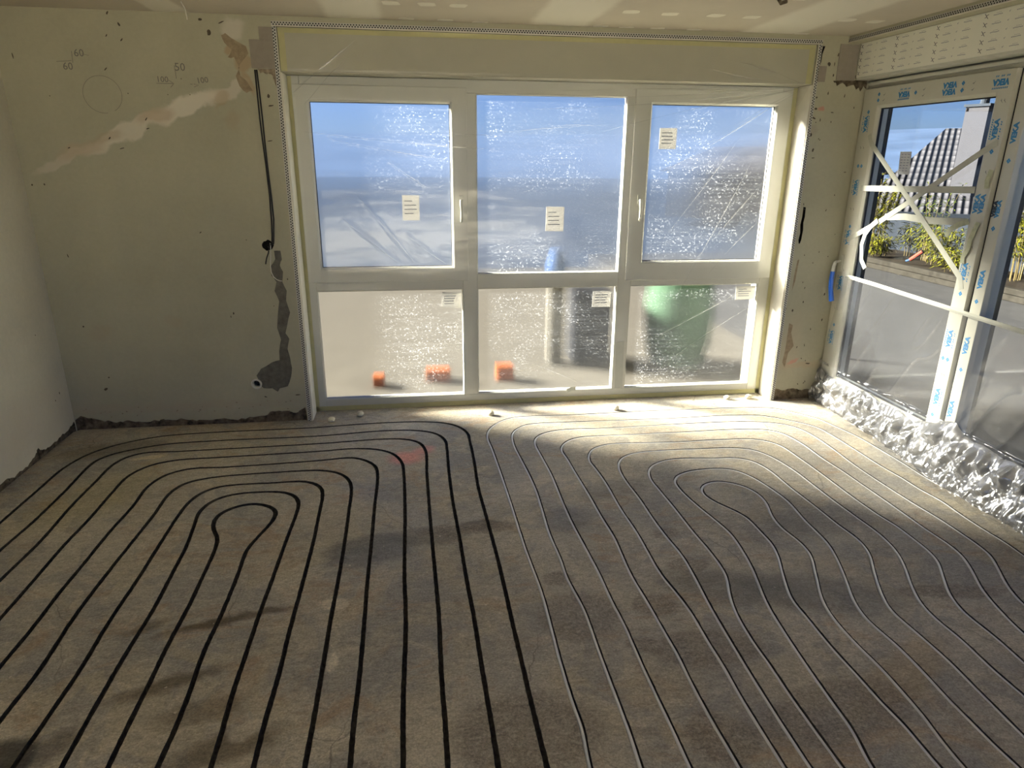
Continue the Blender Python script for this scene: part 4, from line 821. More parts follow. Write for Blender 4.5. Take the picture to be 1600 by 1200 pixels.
# sliding leaf
DX = 5.262
def leaf(u0, u1, v0, v1, gu0, gu1, gv0, gv1):
    g = MB(); g.rings([(u0,u1,v0,v1,DX+.03),(u0,u1,v0,v1,DX),(gu0-.018,gu1+.018,gv0-.018,gv1+.018,DX),(gu0,gu1,gv0,gv1,DX+.014),(gu0,gu1,gv0,gv1,DX+.075),(u0,u1,v0,v1,DX+.075)], mapD)
    return g.build('door_leaf', M['film_upvc'], door, bevel=.002)
lf = leaf(.012, 1.214, .10, 2.182, .180, 1.100, .235, 2.058)
g = MB().rings([(.180,1.100,.235,2.058,DX+.022),(.186,1.094,.241,2.052,DX+.022),(.186,1.094,.241,2.052,DX+.036),(.180,1.100,.235,2.058,DX+.036)], mapD).build('gasket', M['seal'], door)
dbox(MB(), 1.2145, 1.2275, .10, 2.18, 5.292, 5.31).build('edge_gap', M['seal'], door)
for (a, b, z0, z1, xx) in ((.182,1.098,.237,2.056,5.293),(1.302,2.76,.17,2.11,5.318),(2.86,4.27,.17,2.11,5.318)):
    dbox(MB(), a, b, z0, z1, xx, xx+.006).build('glass_pane', M['glass'], door)
# outer dark cladding and roller-shutter guide rails outside the glass
g = MB(); dbox(g, .002, .135, 0, 2.235, 5.372, 5.40); dbox(g, 1.16, 1.275, 0, 2.2, 5.372, 5.425); dbox(g, 2.75, 2.87, 0, 2.2, 5.372, 5.41); g.box(5.41, 5.45, -.012, -.001, 0, 2.235)
g.build('outer_cladding', M['anthracite'], door, bevel=.002)
# handle on the closing stile
hb = dbox(MB(), .048, .080, .985, 1.105, DX-.012, DX).build('handle_plate', M['upvc'], door, bevel=.005)
h = MB().tube([(DX-.010,-.062,1.06),(DX-.055,-.062,1.05)], .010, 12).tube([(DX-.053,-.062,1.052),(DX-.060,-.062,1.02),(DX-.062,-.062,.985)], .012, 12)
h.build('handle_neck', M['upvc'], door, smooth=True)
cv = [(DX-.060,-.060,.985),(DX-.062,-.061,.93),(DX-.060,-.065,.87),(DX-.054,-.073,.82),(DX-.047,-.080,.775)]
o = MB().tube(cv, [.015,.0155,.0155,.0165,.0175], 12).build('handle_grip', M['blue_plastic'], door); o['label'] = 'handle grip wrapped in blue film'

# shutter box over the door with printed protective film
e = empty('shutter_box', (5.3,-2.0,2.34), 'shutter box above the terrace door, covered with printed protective film', 'shutter box')
dbox(MB(), .012, 4.34, 2.252, 2.456, 5.18, 5.50).build('box_face', M['film_box'], e, bevel=.002)
g = dbox(MB(), .012, 4.34, 2.2365, 2.252, 5.183, 5.48); g.build('box_base', M['upvc'], e, bevel=.003)
g = MB(); rnd = random.Random(11)
def pq(g, u, v, w, h, a=0, sh=0, d=5.1796):
    q = []
    for (x, y) in ((-w,-h),(w,-h),(w,h),(-w,h)):
        X, Y = x+sh*y, y; q.append(mapD(u+X*math.cos(a)-Y*math.sin(a), v+X*math.sin(a)+Y*math.cos(a), d))
    g.add(q, [(0,1,2,3)])
g2 = MB(); per = .44; u = .035
k = 0
emb = []
for base in np.arange(.02, 4.2, .335):
    g2 = MB(); emb.append(g2)
    for r in range(5):
        v = 2.276 + .040*r
        # logo slashes
        pq(g2, base+.012, v, .0022, .013, 0, -.9); pq(g2, base+.018, v+.004, .008, .0016, .3); pq(g2, base+.008, v-.005, .006, .0015, .3)
        for (off, wd) in ((.085, .026), (.225, .026)):
            for q in range(7): pq(g, base+off+(q-3)*.0082, v-.002+rnd.uniform(-.001,.001), .0031, .0021)
            for q in range(4): pq(g, base+off+.008+(q-2)*.0082, v+.006, .0022, .0011)
        pq(g, base+.155, v, .0022, .003); pq(g, base+.160, v+.003, .0012, .002)
g.build('printed_lines', M['grey_print'], e); [q.build('printed_emblem_column', M['dark_print'], e) for q in emb]

# blue print on the protective film: V E K A, emblems and the two small rows
AX = {'up': ((0,0,1),(0,1,0)), 'down': ((0,0,-1),(0,-1,0)), 'flip': ((0,1,0),(0,0,-1))}
bm_, bk_, wm_ = MB(), MB(), MB()
def veka(y, z, ori, rows=1, d=DX-.0006, target=None, size=.041, small=True):
    T_ = target or bm_; ax, ay = map(Vector, AX[ori])
    for r in range(rows):
        off = (r-(rows-1)/2)*.036; c = Vector((d, y, z)) + ay*off
        m_ = txt('VEKA', size, None, None, c, ax, ay, offset=.0024); T_.add(m_.v, m_.f)
    if rows == 1 and small:
        for sgn in (-1, 1):
            for k in range(9):
                if k % 3 == 2 and sgn < 0: continue
                c = Vector((d, y, z)) + ay*sgn*.029 + ax*(k-4)*.0115; a, b = ax*.0034, ay*.0042
                sk = ax*.0018
                T_.add([tuple(c-a-b-sk), tuple(c+a-b-sk), tuple(c+a+b+sk), tuple(c-a+b+sk)], [(0,1,2,3)])
def emblem(y, z, ori, d=DX-.0006, rows=1, s_=.014):
    ax, ay = map(Vector, AX[ori])
    for r in range(rows):
        c = Vector((d, y, z)) + ay*(r-(rows-1)/2)*.036
        P = [c+ax*s_, c+ay*s_, c-ax*s_, c-ay*s_]; Q = [c+ax*s_*.16, c+ay*s_*.16, c-ax*s_*.16, c-ay*s_*.16]
        bm_.add([tuple(p) for p in P+Q], [(0,1,5,4),(1,2,6,5),(2,3,7,6),(3,0,4,7)])
def slash(y, z, ori, d=DX-.0006):
    ax, ay = map(Vector, AX[ori]); c = Vector((d, y, z))
    for (u0, v0, u1, v1, w) in ((-.008,-.006,.006,.008,.0012),(-.002,.001,.011,.004,.0011)):
        a = c+ax*u0+ay*v0; b = c+ax*u1+ay*v1; n_ = ay*w
        bk_.add([tuple(a-n_), tuple(b-n_), tuple(b+n_), tuple(a+n_)], [(0,1,2,3)])
# head rail of the leaf
for y, rows in ((-.404,1),(-.775,2),(-1.128,1)): veka(y, 2.124, 'flip', rows)
for y, rows in ((-.165,2),(-.505,1),(-.872,2)): emblem(y, 2.124, 'flip', rows=rows, s_=.013)
for y in (-.22,-.575,-.95): slash(y, 2.138, 'flip'); slash(y, 2.105, 'flip')
# closing stile on the left
for z in (1.965,1.56,.905,.505): veka(-.072, z, 'down')
veka(-.075, 1.225, 'down')
for z in (2.04,1.30,.60,.18): emblem(-.085, z, 'down')
emblem(-.085, 1.70, 'down', rows=2)
for z in (1.82,1.42,1.00,.72): slash(-.09, z, 'down'); slash(-.06, z, 'down')
# meeting stile
veka(-1.160, 1.895, 'up'); veka(-1.160, 1.52, 'up', 2); veka(-1.160, 1.155, 'up'); veka(-1.160, .775, 'up'); veka(-1.160, .425, 'up')
for z in (1.785,1.395,1.035): emblem(-1.165, z, 'up')
emblem(-1.160, .655, 'up', rows=2); emblem(-1.155, .31, 'up')
for z in (2.03,1.68,1.29,.93,.56): slash(-1.16, z, 'up'); slash(-1.18, z, 'up')
# fixed mullion
MD = 5.2834
veka(-1.262, 1.875, 'up', 1, MD, small=False); veka(-1.262, 1.13, 'up', 1, MD, small=False); veka(-1.262, .76, 'up', 1, MD, small=False); veka(-1.255, .38, 'up', 1, MD, small=False); veka(-1.266, 1.50, 'up', 1, MD, size=.036, small=False)
veka(-1.243, 1.50, 'up', 1, MD, target=bk_, size=.034, small=False)
for z in (1.74,1.40,1.01,.62): emblem(-1.262, z, 'up', MD)
for y in np.arange(-1.5,-2.7,-.36): veka(y, 2.148, 'flip', 1, 5.2854, small=False, size=.045); emblem(y-.12, 2.148, 'flip', 5.2854)
bm_.build('blue_lettering', M['blue_print'], door); bk_.build('dark_lettering', M['black_print'], door)

# ---------------------------------------------------------------- tape on the terrace door
GD = 'cream tape strips stuck across the door glass'
TD = DX-.002
tp = lambda pts: [(-y, z, d) for (y, z, d) in pts]
strip('masking_tape', tp([(-.135,1.90,TD),(-.165,1.845,TD),(-.64,1.490,TD+.006),(-1.143,1.118,TD),(-1.165,1.06,TD)]), .034, M['tape'], 'long tape strip falling from upper left to lower right across the door glass', group=GD, mp=mapD)
strip('masking_tape', tp([(-.075,1.205,TD-.0016),(-.377,1.358,TD+.004),(-.645,1.512,TD+.0035),(-1.109,1.785,TD-.0012),(-1.195,1.832,TD-.0012)]), .034, M['tape'], 'long tape strip rising from the left stile to the upper right stile', group=GD, mp=mapD)
strip('masking_tape', tp([(-.135,1.558,TD-.002),(-.60,1.572,TD+.009),(-1.115,1.590,TD-.002)]), .036, M['tape'], 'upper level tape strip across the door glass', group=GD, mp=mapD)
strip('masking_tape', tp([(-.42,1.392,TD+.006),(-.60,1.408,TD+.010),(-.80,1.402,TD+.012),(-1.10,1.420,TD-.002)]), .040, M['tape'], 'lower level tape strip right of the tape crossing on the door glass', group=GD, mp=mapD)
strip('masking_tape', tp([(-.370,1.365,TD-.004),(-.325,1.325,TD-.012),(-.290,1.27,TD-.02),(-.275,1.20,TD-.022),(-.285,1.145,TD-.02),(-.305,1.10,TD-.026),(-.345,1.05,TD-.018)]), .034, M['tape'], 'loose tape end dangling in a curve in front of the left glass edge', group=GD, mp=mapD)
strip('masking_tape', tp([(-1.12,1.425,TD-.004),(-1.07,1.405,TD-.012),(-1.02,1.375,TD-.016),(-.985,1.335,TD-.014)]), .032, M['tape_old'], 'peeling olive tape flap at the right end of the lower level strip', mp=mapD)
strip('masking_tape', tp([(-1.196,1.695,TD-.003),(-1.185,1.64,TD-.006),(-1.19,1.60,TD-.003)]), .030, M['tape_old'], 'folded olive tape stub on the meeting stile above the double blue print', mp=mapD)
strip('masking_tape', tp([(-1.185,1.425,TD-.003),(-1.175,1.38,TD-.008),(-1.155,1.33,TD-.004),(-1.160,1.28,TD-.009),(-1.135,1.235,TD-.006),(-1.14,1.20,TD-.008)]), .030, M['tape_old'], 'crinkled olive tape running down the meeting stile below the double blue print', mp=mapD)
strip('masking_tape', tp([(-.138,.966,TD-.010),(-.45,.962,TD-.010),(-.80,.952,TD-.010),(-1.10,.944,TD-.010),(-1.30,.935,TD-.006),(-1.8,.922,TD),(-2.5,.92,TD),(-4.2,.92,TD)]), .026, M['tape'], 'long tape edge holding the dust sheet to the terrace door', mp=mapD)
# product label on the glass
g = dbox(MB(), .435, .535, 1.655, 1.790, DX+.0265, DX+.0285)
g.v = [(x, y+(z-1.72)*.10, z) for x, y, z in g.v]
lb = g.build('glass_label', M['paper'], loc=(5.29,-.485,1.72)); tag(lb, 'white printed label on the terrace door glass, just left of the chimney view', 'sticker')
g = MB()
for k in range(7):
    for q in range(3):
        u0 = .445+q*.028; g.add([mapD(u0, 1.775-k*.016, DX+.026), mapD(u0+random.uniform(.010,.024), 1.775-k*.016, DX+.026), mapD(u0+.018, 1.771-k*.016, DX+.026), mapD(u0, 1.771-k*.016, DX+.026)], [(0,1,2,3)])
gg = g.build('printed_lines', M['grey_print']); gg.data.transform(Matrix.Translation((-5.29,.485,-1.72))); gg.parent = lb
o = MB().box(5.2885,5.2895,-.918,-.900,1.995,2.012).build('glass_sticker', M['dark_print'], loc=(5.289,-.91,2.0)); tag(o, 'tiny dark square sticker high on the terrace door glass', 'sticker')

# ---------------------------------------------------------------- dust sheet over the door
S = np.array
def sheet(name, zt_f, y0, y1, ny, nt, foot, crumple, mat, parent=None, seed=0, slack=0):
    g = MB()
    for j in range(nt+1):
        t = j/nt
        for i in range(ny+1):
            y = y0+(y1-y0)*i/ny; zt = zt_f(y); fx = foot(y)
            # path: hang against the glass to z~.28, then lean out over the threshold to the floor and lie on it
            Lh = zt-.27; Ls = math.hypot(.27, DX-.012-fx); Lf = .06; tot = Lh+Ls+Lf; s_ = t*tot
            if s_ < Lh: x = DX-.013; z = zt-s_
            elif s_ < Lh+Ls: q = (s_-Lh)/Ls; qq = q*q*(3-2*q)*.5+q*.5; x = (DX-.013)*(1-qq)+fx*qq; z = .27*(1-q)
            else: x = fx-(s_-Lh-Ls)*(.5+.5*vnoise(y*9,seed,3)); z = .0
            if z > .33: a = .0075*min(1, (zt-z)/.1); am = 0
            else: am = (1-z/.33); a = .004+crumple*(.25+.75*am)
            if z < .25 and t < .999: am = 1
            wr = 0
            if z > .30:
                # diagonal drag wrinkles
                wr = (fbm(y*3.2-z*2.2, z*6.5+y*1.3, seed, 3)-.45)*.9 + (1-abs(2*vnoise(y*9+z*5, z*2.4, seed+4)-1))**6*.9
            else:
                n1 = 1-abs(2*fbm(y*6.0+z*3, z*9, seed+1, 3)*1.15-1); n2 = 1-abs(2*vnoise(y*17+z*6, z*14-y*5, seed+5)-1); n3 = 1-abs(2*vnoise(y*34-z*9, z*30+y*8, seed+8)-1)
                wr = (n1-.5)*1.3+(n2**1.5)*.65+(n3-.5)*.28
            x -= max(-.006, a*wr) if z > .30 else a*(wr+.15)
            x = min(x, DX-.004)
            if z < .30:
                z += crumple*.5*(vnoise(y*12, z*20, seed+9))*(1-am if am < 1 else (z/.3))
            if z < .012: z = .0015+.016*max(0, vnoise(y*22, s_*30, seed+2)-.25)*(crumple/.03)
            yy = y + .012*(vnoise(z*14, y*6, seed+6)-.5)*(1 if z < .3 else 0)
            g.v.append((x, min(yy, -.004), z))
    for j in range(nt):
        for i in range(ny): a = j*(ny+1)+i; g.f.append((a, a+1, a+ny+2, a+ny+1))
    return g.build(name, mat, parent, smooth=True)
def interp(xs, ys):
    return lambda y: float(np.interp(-y, xs, ys))
ftop = interp([0,.14,.45,.8,1.1,1.3,1.8,2.5,4.3], [.30,.966,.962,.952,.944,.935,.922,.92,.92])
foot = interp([0,.14,.3,.56,.8,.94,1.2,1.47,1.7,1.91,2.3,3,4.3], [5.255,5.235,5.235,5.235,5.215,5.205,5.175,5.145,5.15,5.165,5.14,5.15,5.15])
e = empty('dust_sheet', (5.26,-2.0,0), 'clear dust sheet taped across the lower terrace door and bunched on the floor', 'plastic sheet')
sheet('sheet', ftop, -.012, -4.3, 620, 150, foot, .030, M['door_sheet'], e, seed=3)
ftop2 = interp([0,.2,.6,1.0,1.2,1.35,1.5,1.7,1.9,2.1,2.5,4.3], [.24,.25,.23,.24,.27,.33,.27,.25,.31,.27,.25,.25])
foot2 = lambda y: foot(y)-.004
def hem(seed, ztf, am, xo, mat):
    g = MB(); ny, nt = 560, 56
    for j in range(nt+1):
        t = j/nt
        for i in range(ny+1):
            y = -.008-(4.29)*i/ny; zt = ztf(y)+.05*(vnoise(y*7, 1, seed)-.5); fx = foot(y)-xo
            z = zt*(1-t); q = t; x = (DX-.016)*(1-q**.8)+fx*q**.8
            def vc(u, v, sd):
                # facetted folds: distance to the nearest of jittered cell centres
                ui, vi = math.floor(u), math.floor(v); d1 = d2 = 9.
                for aa in (-1, 0, 1):
                    for bb in (-1, 0, 1):
                        cu = ui+aa+hashn(ui+aa, vi+bb, sd); cv_ = vi+bb+hashn(ui+aa, vi+bb, sd+5); dd = math.hypot(u-cu, v-cv_)
                        if dd < d1: d1, d2 = dd, d1
                        elif dd < d2: d2 = dd
                return d1, d2
            a1, a2 = vc(y*9+z*4, z*6-y*2.5, seed); b1, b2 = vc(y*24-z*7, z*13+y*5, seed+3)
            n1 = min(1, (a2-a1)*1.5)*.6+(1-min(1, a1))*.5; n2 = min(1, (b2-b1)*1.6)*.7; n3 = vnoise(y*60+z*20, z*50-y*13, seed+7)
            pl = 1-abs(2*vnoise(y*38+6*z*math.sin(y*3), z*2.0, seed+11)-1)
            k = min(1, t*4)*min(1, (1-t)*6+.25)
            x -= am*k*((n1-.35)*1.3+n2*.35+(n3-.5)*.04+pl*.50)
            x = min(x, DX-.003); yy = min(y+.014*(n2-.5), -.003)
            if t > .93: z = .002+.010*n3*(1-t)/.07+.006*n2
            g.v.append((x, yy, max(z, .0012)))
    for j in range(nt):
        for i in range(ny): a = j*(ny+1)+i; g.f.append((a, a+1, a+ny+2, a+ny+1))
    return g.build('bunched_hem', mat, e, smooth=True)
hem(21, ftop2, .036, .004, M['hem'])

# ---------------------------------------------------------------- outside
M['paving'] = plain('pale paving', (0.036,0.033,0.028), .9, spec=.0, var=.12, scale=3, bump=.3)
M['terrace'] = plain('terrace slabs', (0.02,0.02,0.021), .8, spec=.0, var=.08, scale=5, bump=.2)
M['out_wall'] = plain('outer render', (0.022,0.022,0.024), .9, spec=.0, var=.06, scale=4)
M['rail'] = plain('grey garden wall', (0.08,0.083,0.095), .9, spec=.0, var=.1, scale=3)
M['sleeper'] = plain('weathered sleeper', (0.012,0.011,0.0095), .85, spec=.0, var=.25, scale=12, bump=.5)
M['grass'] = plain('winter meadow', (0.013,0.018,0.029), .95, spec=.0, var=.25, scale=.15)  # bluish haze tint mixed into the meadow colour
M['hill'] = plain('haze-tinted hills', (0.024,0.037,0.068), .95, spec=.0, var=.2, scale=.05)  # haze of distance put into the blue base colour
M['leaf'] = plain('yellow green leaves', (0.06,0.06,0.006), .6, spec=.0, var=.45, scale=9)
M['leaf_dark'] = plain('green leaves', (0.032,0.042,0.008), .6, spec=.0, var=.4, scale=9)
M['cane'] = plain('cane stem', (0.07,0.055,0.025), .6, spec=.0, var=.2)
M['orange'] = plain('orange brick', (0.11,0.032,0.01), .85, spec=.0, var=.12)
M['barrel'] = plain('green barrel', (0.024,0.042,0.027), .6, spec=.0)
M['steel'] = plain('galvanised pole', (.13,.13,.13), .5, metal=.3)
M['pink'] = plain('coral paint', (0.12,0.025,0.018), .6, spec=.0)
M['chimney_clad'] = plain('zinc chimney cladding', (0.024,0.024,0.028), .6, spec=.0, var=.04)
M['white_post'] = plain('white post', (0.05,0.047,0.04), .6, spec=.0)
M['blue_wrap'] = plain('blue wrapping', (0.018,0.034,0.075), .6, spec=.0)
M['zinc'] = plain('zinc sheet', (0.016,0.019,0.025), .5, spec=.0, var=.05)
def tile_mat():
    t = NT('grey roof tiles'); uv = t.n('ShaderNodeTexCoord').outputs['UV']
    w1 = t.n('ShaderNodeTexWave', wave_type='BANDS', bands_direction='X'); w1.inputs['Scale'].default_value = 1.5; t.l(uv, w1.inputs[0])
    w2 = t.n('ShaderNodeTexWave', wave_type='BANDS', bands_direction='Y', wave_profile='SAW'); w2.inputs['Scale'].default_value = .5; t.l(uv, w2.inputs[0])
    c = t.mix(t.math('MULTIPLY', t.math('MULTIPLY_ADD', w1.outputs['Fac'], .45, .55), w2.outputs['Fac']), (.010,.010,.012), (.036,.0355,.041))
    c = t.mix(1.0, c, t.ramp(t.noise(1.2, 4), [(.3,.75),(.7,1.2)]), 'MULTIPLY')
    return t.end(t.pr(c, .8, 0, .03, bump=t.math('ADD', w1.outputs['Fac'], w2.outputs['Fac']), bump_str=1., bump_dist=.05))
M['tiles'] = tile_mat()
struct(MB().box(-6, 5.66, .505, 7.0, -.35, -.06).build('ground_terrace_back', M['paving']))
struct(MB().box(5.665, 12.2, -5.5, 8.6, -.35, -.06).build('ground_terrace_side', M['terrace']))
# raised bed with sleepers
e = empty('raised_bed', (10.8,5.4,-.06), 'low raised bed edged with weathered sleepers at the far side of the terrace', 'planter')
b_ = MB()
for k in range(2): b_.box(10.20+.01*k, 10.32+.01*k, 1.6, 7.7, -.058+.088*k, .026+.088*k)
b_.build('sleepers', M['sleeper'], e, bevel=.01)
MB().box(10.345, 11.6, 1.6, 7.7, -.058, .085).build('soil', plain('garden soil', (.012,.010,.008), .95, spec=.0, var=.4, scale=20, bump=.6, bd=.02), e)
# land and hills
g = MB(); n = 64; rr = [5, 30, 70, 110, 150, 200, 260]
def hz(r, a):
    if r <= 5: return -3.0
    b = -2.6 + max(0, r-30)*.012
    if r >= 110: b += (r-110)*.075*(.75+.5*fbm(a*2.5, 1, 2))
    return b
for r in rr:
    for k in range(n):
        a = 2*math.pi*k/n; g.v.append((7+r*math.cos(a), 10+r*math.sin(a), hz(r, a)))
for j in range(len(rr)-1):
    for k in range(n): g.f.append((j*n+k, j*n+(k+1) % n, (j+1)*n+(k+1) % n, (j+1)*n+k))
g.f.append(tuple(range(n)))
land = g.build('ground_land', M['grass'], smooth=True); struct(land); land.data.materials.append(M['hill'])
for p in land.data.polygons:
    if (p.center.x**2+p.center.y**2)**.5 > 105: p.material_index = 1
# neighbour's house with tiled hip roof, chimney
F_ = Vector((.64,.768,0)); R_ = Vector((.768,-.64,0)); CX = Vector((CAM.x, CAM.y, 0))
def HP(l, d, z): q = CX+F_*d+R_*l; return (q.x, q.y, z)
e = empty('neighbour_house', HP(4, 30, -2.7), 'neighbouring house with a grey tiled hip roof beyond the terrace', 'house')
m_ = MB(); m_.v = [HP(-2.6,26.5,.12), HP(13,26.5,.12), HP(13,35,3.02), HP(-.40,35,3.02), HP(-2.6,43,.12), HP(13,43,.12)]
m_.v += [(a,b_2,c-.18) for a,b_2,c in m_.v]
m_.f = [(0,1,2,3),(0,3,4),(3,2,5,4),(6,9,8,7),(6,10,9),(9,10,11,8),(0,6,7,1),(4,5,11,10),(0,4,10,6),(1,7,8,2),(2,8,11,5)]
rf = m_.build('roof', M['tiles'], e)
uvl = rf.data.uv_layers.new(name='UVMap')
for p in rf.data.polygons:
    nn = p.normal; ax = Vector((-nn.y, nn.x, 0)); ax = ax.normalized() if ax.length > 1e-4 else Vector((1,0,0)); ay = nn.cross(ax)
    for li in p.loop_indices:
        co = rf.data.vertices[rf.data.loops[li].vertex_index].co; uvl.data[li].uv = (co.dot(ax), co.dot(ay))
def obox(l0, l1, d0, d1, z0, z1):
    return MB().add([HP(l0,d0,z0),HP(l1,d0,z0),HP(l1,d1,z0),HP(l0,d1,z0),HP(l0,d0,z1),HP(l1,d0,z1),HP(l1,d1,z1),HP(l0,d1,z1)], [(3,2,1,0),(4,5,6,7),(0,1,5,4),(1,2,6,5),(2,3,7,6),(3,0,4,7)])
obox(-2.0, 12.6, 27.2, 42.4, -2.7, .1).build('walls', M['out_wall'], e)
g = obox(-2.6, 13, 26.4, 26.55, -.05, .13); g.build('gutter', M['zinc'], e)
house = e
def cb(x0, x1, z0, z1, s_=1.0):
    # a square shaft turned so that two faces show
    c = HP(.62, 28.4, 0); a = .52; pts = []
    for (u, v) in ((-.36*s_,-.36*s_),(.36*s_,-.36*s_),(.36*s_,.36*s_),(-.36*s_,.36*s_)):
        q = F_*(v*math.cos(a)-u*math.sin(a)) + R_*(u*math.cos(a)+v*math.sin(a)); pts.append((c[0]+q.x, c[1]+q.y))
    g = MB(); g.v = [(p[0],p[1],z0) for p in pts]+[(p[0],p[1],z1) for p in pts]; g.f = [(3,2,1,0),(4,5,6,7),(0,1,5,4),(1,2,6,5),(2,3,7,6),(3,0,4,7)]; return g
ch = cb(0,0,.3,3.42).build('chimney', M['chimney_clad'], house); ch['label'] = 'pale clad chimney with a flue pipe'; cp = cb(0,0,3.42,3.50,1.14).build('chimney_cap', M['zinc']); cp.parent = ch; cp.location = -house.location
c = HP(.62,28.4,0); fp = MB().tube([(c[0],c[1],3.50),(c[0],c[1],4.05)], .13, 14).build('flue_pipe', M['zinc']); fp.parent = ch; fp.location = -house.location
# long low zinc-roofed outbuilding in front of it
e = empty('outbuilding', HP(-.5,22,-2.9), 'low blue-grey roofed outbuilding in front of the neighbouring house', 'shed')
obox(-5.2, 4.7, 20.2, 23.8, -2.9, -1.25).build('walls', M['out_wall'], e); m_ = MB(); m_.v = [HP(-5.6,19.8,-1.33),HP(5.1,19.8,-1.33),HP(5.1,24.3,.03),HP(-5.6,24.3,.03),HP(-5.6,19.8,-1.45),HP(5.1,19.8,-1.45),HP(5.1,24.3,-.09),HP(-5.6,24.3,-.09)]
m_.f = [(3,2,1,0),(4,5,6,7),(0,1,5,4),(1,2,6,5),(2,3,7,6),(3,0,4,7)]; m_.build('roof', M['zinc'], e)
# darker hillside roof to the left of the hip
e = empty('far_house', HP(-6,40,-2), 'distant low house with a dark roof left of the chimney', 'house')
obox(-16, -3.6, 46, 53, -2, 1.1).build('walls', M['out_wall'], e); m_ = MB(); m_.v = [HP(-16.5,45.5,.95),HP(-3.0,45.5,.95),HP(-5.5,49.5,2.55),HP(-14,49.5,2.55),HP(-16.5,53.5,.95),HP(-3.0,53.5,.95)]; m_.f = [(0,1,2,3),(1,5,2),(5,4,3,2),(4,0,3),(0,4,5,1)]
m_.build('roof', M['tiles'], e).data.uv_layers.new(name='UVMap')
# pole
o = MB().tube([(6.15,1.25,-.06),(6.15,1.25,3.0)], .021, 12).build('steel_pole', M['steel'], smooth=True, loc=(6.15,1.25,-.06)); tag(o, 'thin dark steel pole standing on the terrace left of the plants', 'pole')
# leafy plants: canes with lance-shaped leaves
def leafmesh(g, p, d, ln, wd):
    d = d.normalized(); s1 = d.cross(Vector((0,0,1)));
    if s1.length < .1: s1 = Vector((1,0,0))
    s1.normalize(); n_ = s1.cross(d); m1 = p+d*ln*.45+n_*ln*.06; tip = p+d*ln-n_*ln*.12
    g.add([tuple(p), tuple(m1+s1*wd), tuple(tip), tuple(m1-s1*wd), tuple(m1-n_*wd*.4)], [(0,4,1),(1,4,2),(2,4,3),(3,4,0)])
def bush(x, y, z, h, ncane, leafn, mat, label, seed, spread=.35, ll=.135, group='bamboo-like plants outside the terrace door'):
    rn = random.Random(seed); e = empty('bamboo_plant', (x,y,z), label, 'plant', group); gl = MB(); gs = MB()
    for c in range(ncane):
        a = rn.uniform(0, 6.28); r = rn.uniform(0, .20); hh = h*rn.uniform(.6,1.0); lean = rn.uniform(.1, spread); bx, by = x+r*math.cos(a), y+r*math.sin(a)
        P = []
        for k in range(9):
            t = k/8; P.append(Vector((bx+math.cos(a)*lean*hh*t*t, by+math.sin(a)*lean*hh*t*t, max(z+.004, z+hh*t))))
        gs.tube(P, [.007*(1-.7*k/8) for k in range(9)], 5)
        for k in range(leafn):
            t = rn.uniform(.25, 1)**.8; i = min(7, int(t*8)); q = P[i].lerp(P[i+1], t*8-i)
            az = rn.uniform(0, 6.28); d = Vector((math.cos(az), math.sin(az), rn.uniform(-.7,.5))); q = q+d*rn.uniform(0,.09); d.z = max(d.z, -(q.z-z-.03)/ll*.6) if q.z-z < .15 else d.z; q.z = max(q.z, z+.02)
            leafmesh(gl, q, d, ll*rn.uniform(.6,1.2), ll*.10)
    gl.build('foliage', mat, e); gs.build('canes', M['cane'], e)
bush(10.72, 7.22, .09, 1.60, 16, 74, M['leaf'], 'tall yellow green plant beside the steel pole, left end of the raised bed', 1, .22)
bush(11.22, 6.66, .09, .75, 12, 55, M['leaf'], 'low leafy plant behind the dangling tape, in the raised bed', 2, .2)
bush(11.00, 6.12, .09, 1.45, 7, 42, M['leaf_dark'], 'thin tall plant rising at the tape crossing', 3, .22)
bush(10.85, 5.62, .09, .70, 12, 52, M['leaf'], 'low bushy plant in front of the grey roof, centre of the raised bed', 4, .3)
bush(11.00, 5.12, .09, 1.25, 7, 42, M['leaf_dark'], 'pale thin plant at the right edge of the door leaf glass', 5, .22)
bush(10.95, 4.15, .09, 1.35, 16, 62, M['leaf'], 'yellow green plant seen through the right-hand fixed pane', 6, .22)
bush(11.05, 3.20, .09, 1.30, 13, 56, M['leaf_dark'], 'darker plant at the right frame edge beyond the fixed pane', 7, .22)
bush(10.56, 4.85, .09, .45, 12, 45, M['leaf'], 'low grassy tuft at the front of the raised bed near the meeting stile', 8, .5)
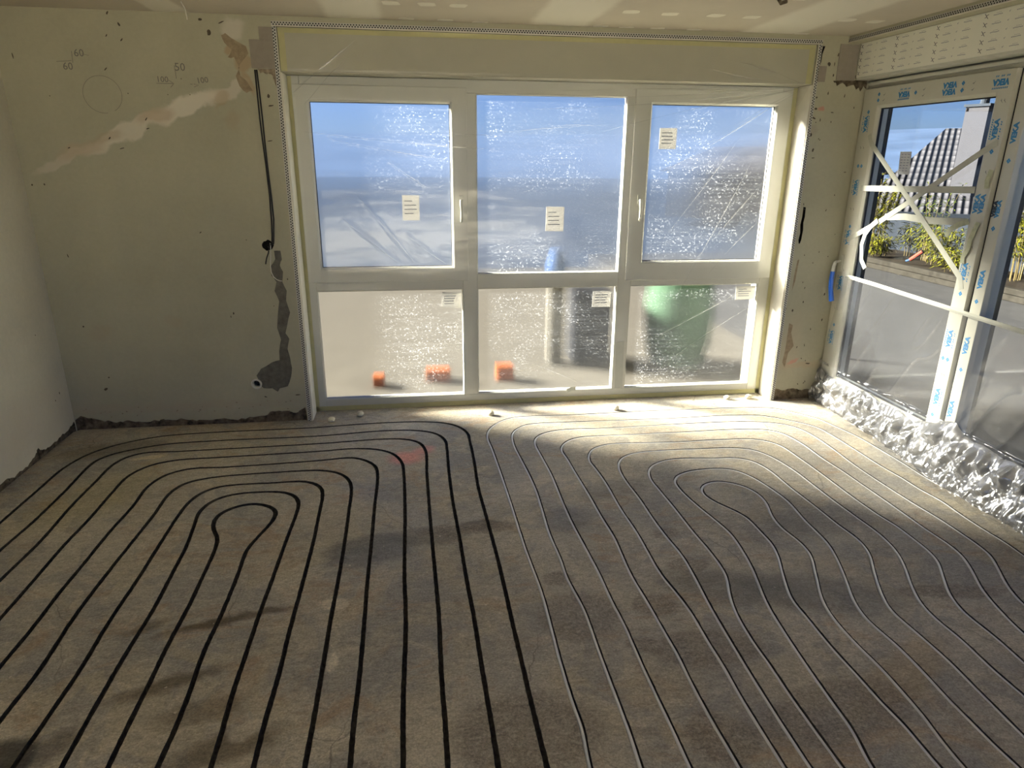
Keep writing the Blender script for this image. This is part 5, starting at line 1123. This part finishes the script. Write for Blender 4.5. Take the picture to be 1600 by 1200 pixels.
bush(10.62, 6.75, .09, .42, 12, 45, M['leaf'], 'low grassy tuft at the foot of the tall left plant', 9, .5)
e = empty('garden_tool', (10.46,5.86,.12), 'coral red handle with a dark blue end sticking out of the plants', 'tool')
MB().tube([(10.48,5.82,.165),(10.55,5.66,.32)], .032, 10).build('red_handle', M['pink'], e); MB().tube([(10.455,5.885,.135),(10.48,5.82,.165)], .018, 10).build('blue_shaft', M['blue_wrap'], e)
# blurred things outside the wide window
for (x, y, w, h, lab) in ((1.93,.95,.09,.09,'orange brick outside behind the lower left pane, left one'),(2.42,1.05,.20,.10,'orange brick outside behind the lower left pane, right one'),(2.98,1.0,.14,.13,'orange brick outside behind the lower centre pane')):
    o = MB().box(x-w/2, x+w/2, y-.06, y+.06, -.06, -.06+h).build('brick', M['orange'], bevel=.004, loc=(x,y,-.06)); tag(o, lab, 'brick', 'orange bricks on the back terrace')
o = MB(); n = 28
for (r, z) in ((.24,-.06),(.29,.15),(.31,.42),(.29,.62),(.25,.77)):
    for k in range(n): a = 2*math.pi*k/n; o.v.append((4.62+r*math.cos(a), 1.35+r*math.sin(a), z))
for i in range(4):
    for k in range(n): o.f.append((i*n+k, i*n+(k+1) % n, (i+1)*n+(k+1) % n, (i+1)*n+k))
o.f.append(tuple(range(4*n, 5*n))); o.f.append(tuple(range(n)))
o = o.build('garden_barrel', M['barrel'], smooth=False, loc=(4.62,1.35,-.06)); tag(o, 'green upright garden barrel blurred behind the lower right pane', 'barrel')
e = empty('wrapped_post', (3.50,1.45,-.06), 'pale post with a blue wrapped top blurred behind the centre panes', 'post')
MB().box(3.43, 3.56, 1.39, 1.51, -.06, .72).build('post', M['white_post'], e, bevel=.01); MB().tube([(3.495,1.45,.70),(3.495,1.45,.82),(3.50,1.45,.98)], [.08,.09,.05], 14).build('wrap', M['blue_wrap'], e)
o = MB().box(3.66, 4.00, 1.35, 1.70, -.06, .62).build('storage_box', plain('dark box', (.010,.0105,.012), .9, spec=0), bevel=.02, loc=(3.85,1.5,-.06)); tag(o, 'dark grey box standing outside right of the pale post', 'box')
